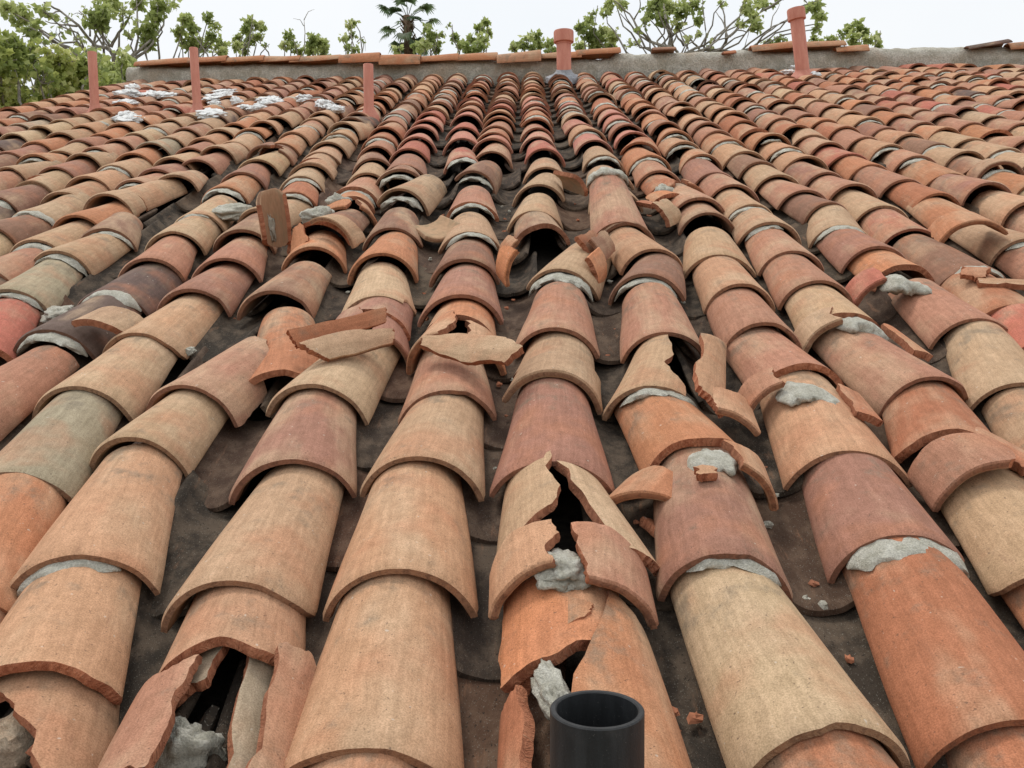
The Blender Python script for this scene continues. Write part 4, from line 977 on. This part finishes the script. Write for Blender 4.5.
tree('double treetop with a bare twig spire above the ridge', 28, 303, [(288, 36, 6, 1.1), (293, 44, 6), (284, 44, 4), (313, 42, 7, 1.4), (322, 44, 6, 1.3), (310, 50, 7, 1.3), (324, 51, 6), (298, 51, 5)], [(((304, 55), (305, 38), (304, 20)), .8, 1), (((304, 26), (300, 20), (293, 18)), .4), (((304, 20), (308, 12), (314, 9)), .4)], lsize=.14, dens=1.7)
tree('thin sparse treetop left of the palm', 30, 352, [(350, 26, 5), (354, 22, 4), (344, 38, 4), (352, 36, 5), (347, 48, 5), (356, 49, 5), (363, 40, 4, .4)], [(((352, 58), (352, 40), (351, 24)), .7, 1), (((357, 42), (364, 36), (366, 50)), .5)], lsize=.14, dens=1.3)
tree('yellow green treetop in front of the palm trunk', 27, 430, [(428, 26, 5), (432, 36, 7, 1.1), (424, 46, 7), (436, 46, 7), (416, 48, 5), (441, 34, 4, .7), (398, 50, 4, .8)], [(((430, 58), (430, 40), (427, 26)), .8, 1)], lsize=.15, dens=1.5)
tree('leafy treetop right of the palm', 27, 470, [(456, 36, 5, .9), (462, 44, 6), (470, 38, 6), (468, 48, 7, 1.3), (480, 28, 5), (486, 22, 4), (484, 38, 5), (480, 46, 6), (488, 32, 4), (449, 25, 3, .5)], [(((470, 58), (474, 44), (484, 24)), .8, 1), (((468, 52), (458, 40), (450, 26)), .6)], lsize=.15, dens=1.5)
tree('low leafy treetop just left of the capped vent by the ridge', 26, 534, [(514, 47, 5), (522, 45, 5), (528, 38, 5), (536, 36, 5), (540, 44, 6), (549, 44, 5), (532, 48, 6), (552, 50, 5)], lsize=.15, dens=1.4)
tree('dense light green treetop right of the capped vent', 26, 594, [(582, 28, 6, 1.2), (590, 36, 8, 1.5), (602, 34, 8, 1.5), (612, 36, 7, 1.2), (596, 46, 8, 1.5), (580, 46, 6), (610, 46, 7, 1.2), (588, 20, 5), (592, 12, 4, .7)], lsize=.14, dens=1.7)
tree('large open crowned sycamore with bare forking branches behind the ridge', 25, 672, [(610, 4, 7), (606, 14, 5, .7), (622, 4, 6), (655, 4, 9, 1.2), (650, 16, 7), (668, 6, 10, 1.3), (682, 8, 9, 1.2), (694, 4, 8), (664, 18, 8, 1.1), (678, 22, 6), (698, 20, 6, .8), (640, 30, 6, .4), (634, 44, 7, .6), (700, 34, 6, .5), (690, 40, 5, .4), (712, 44, 4, .4), (745, 6, 8), (752, 16, 7), (756, 26, 6), (762, 4, 7), (742, 24, 5, .7), (722, 4, 5, .6), (776, 3, 5, .6), (814, 4, 7), (820, 14, 6), (816, 26, 4, .8), (808, 8, 4, .6), (645, 22, 5, .5)],
     [(((670, 48), (671, 34), (666, 20), (664, 4)), 3.2, 1), (((672, 48), (650, 42), (640, 30), (630, 14), (614, 0)), 1.7), (((650, 42), (636, 32), (620, 14)), 1.1), (((672, 36), (684, 24), (690, 6)), 1.4), (((684, 46), (676, 34), (672, 30)), 1.2), (((700, 50), (690, 38), (676, 28)), 1.1), (((704, 50), (706, 36), (704, 14), (700, -6)), 1.0),
      (((722, 50), (728, 38), (738, 28), (752, 18), (764, 10)), 2.0, 1), (((728, 38), (724, 24), (716, 12)), 1.0), (((726, 40), (724, 16), (720, 0)), 1.2), (((736, 30), (746, 32), (756, 26)), .8), (((756, 46), (762, 36), (776, 26), (792, 16)), 1.3, 1), (((770, 30), (774, 16), (780, 4)), .7), (((744, 50), (748, 36), (750, 24)), .5), (((764, 10), (782, 0), (796, -8)), 1.2), (((796, -8), (806, 2), (818, 12)), .8), (((634, 20), (640, 8), (640, -5)), .9)], lsize=.16, dens=1.25, fork_y=62, trunk_r=.2)
tree('small light green treetop right of the tall leaning vent', 26, 856, [(842, 34, 3, .8), (850, 28, 5), (858, 24, 5), (862, 32, 6), (853, 38, 6, 1.2), (866, 40, 5), (876, 38, 4), (878, 43, 3), (834, 40, 3)], lsize=.14, dens=1.5)
tree('low scattered leaf sprays peeping over the ridge beside the tall leaning vent', 26, 800, [(768, 42, 4), (778, 41, 4), (814, 40, 5), (820, 42, 4), (784, 38, 3, .7), (828, 40, 3)], lsize=.14, dens=1.3)

def palm():
    dist = 42; base = far_point(414, 300, dist); base.z = 0
    root = bpy.data.objects.new('palm_tree', None); COL.objects.link(root); root.location = base
    tag(root, 'tall fan palm with drooping dark fronds beyond the ridge', 'palm')
    top = far_point(413, 16, dist); T = Tubes(); h = top.z
    T.add([Vector((0, 0, -.2)), Vector((.1, 0, h * .5)), Vector((0, 0, h))], .26, .17, 12, .002, 6)
    mesh_obj('trunk', T.V, T.F, M['palm_bark'], root)
    sk = Tubes()
    for i in range(80):      # old leaf bases
        a = random.uniform(0, 6.28); z = h - random.uniform(.1, 2.1); r = .19
        sk.add([Vector((r * math.cos(a), r * math.sin(a), z)), Vector(((r + .16) * math.cos(a), (r + .16) * math.sin(a), z + .22))], .035, .012, 4, 0, 1)
    mesh_obj('leaf_bases', sk.V, sk.F, M['palm_bark'], root)
    for i in range(20):
        az = i * 2.39996; el = rad(70 - 140 * (i / 19) ** .9 + random.uniform(-8, 8))
        d = Vector((math.cos(az) * math.cos(el), math.sin(az) * math.cos(el), math.sin(el)))
        L = random.uniform(.9, 1.15); o = Vector((0, 0, h - .1 - .3 * (i / 19)))
        hub = o + d * L + Vector((0, 0, -.10 * L)); side = d.cross(Vector((0, 0, 1))).normalized(); up = side.cross(d)
        V, F = [], []
        V0_, F0_ = tube_geo([o, o + d * L * .5, hub], .022, .012, 5); V += [tuple(v) for v in V0_]; F += F0_
        for j in range(20):
            t = (j / 19 - .5) * rad(215); dd = d * math.cos(t) + side * math.sin(t)
            bl = random.uniform(.5, .68) * (1 - .25 * abs(t) / 2); nrm = dd.cross(up).normalized() * .05
            m = hub + dd * bl * .6 + up * .03; e = hub + dd * bl + Vector((0, 0, -.28 * bl * random.uniform(.6, 1.4)))
            b = len(V); V += [tuple(hub - nrm * .4), tuple(hub + nrm * .4), tuple(m + nrm), tuple(m - nrm), tuple(e)]; F += [(b, b + 1, b + 2, b + 3), (b + 3, b + 2, b + 4)]
        ob = mesh_obj('frond', V, F, M['leaf_palm'], root)
        a = ob.data.attributes.new('rnd', 'FLOAT', 'POINT'); a.data.foreach_set('value', [min(1, max(0, random.gauss(.45, .25)))] * len(V))
palm()
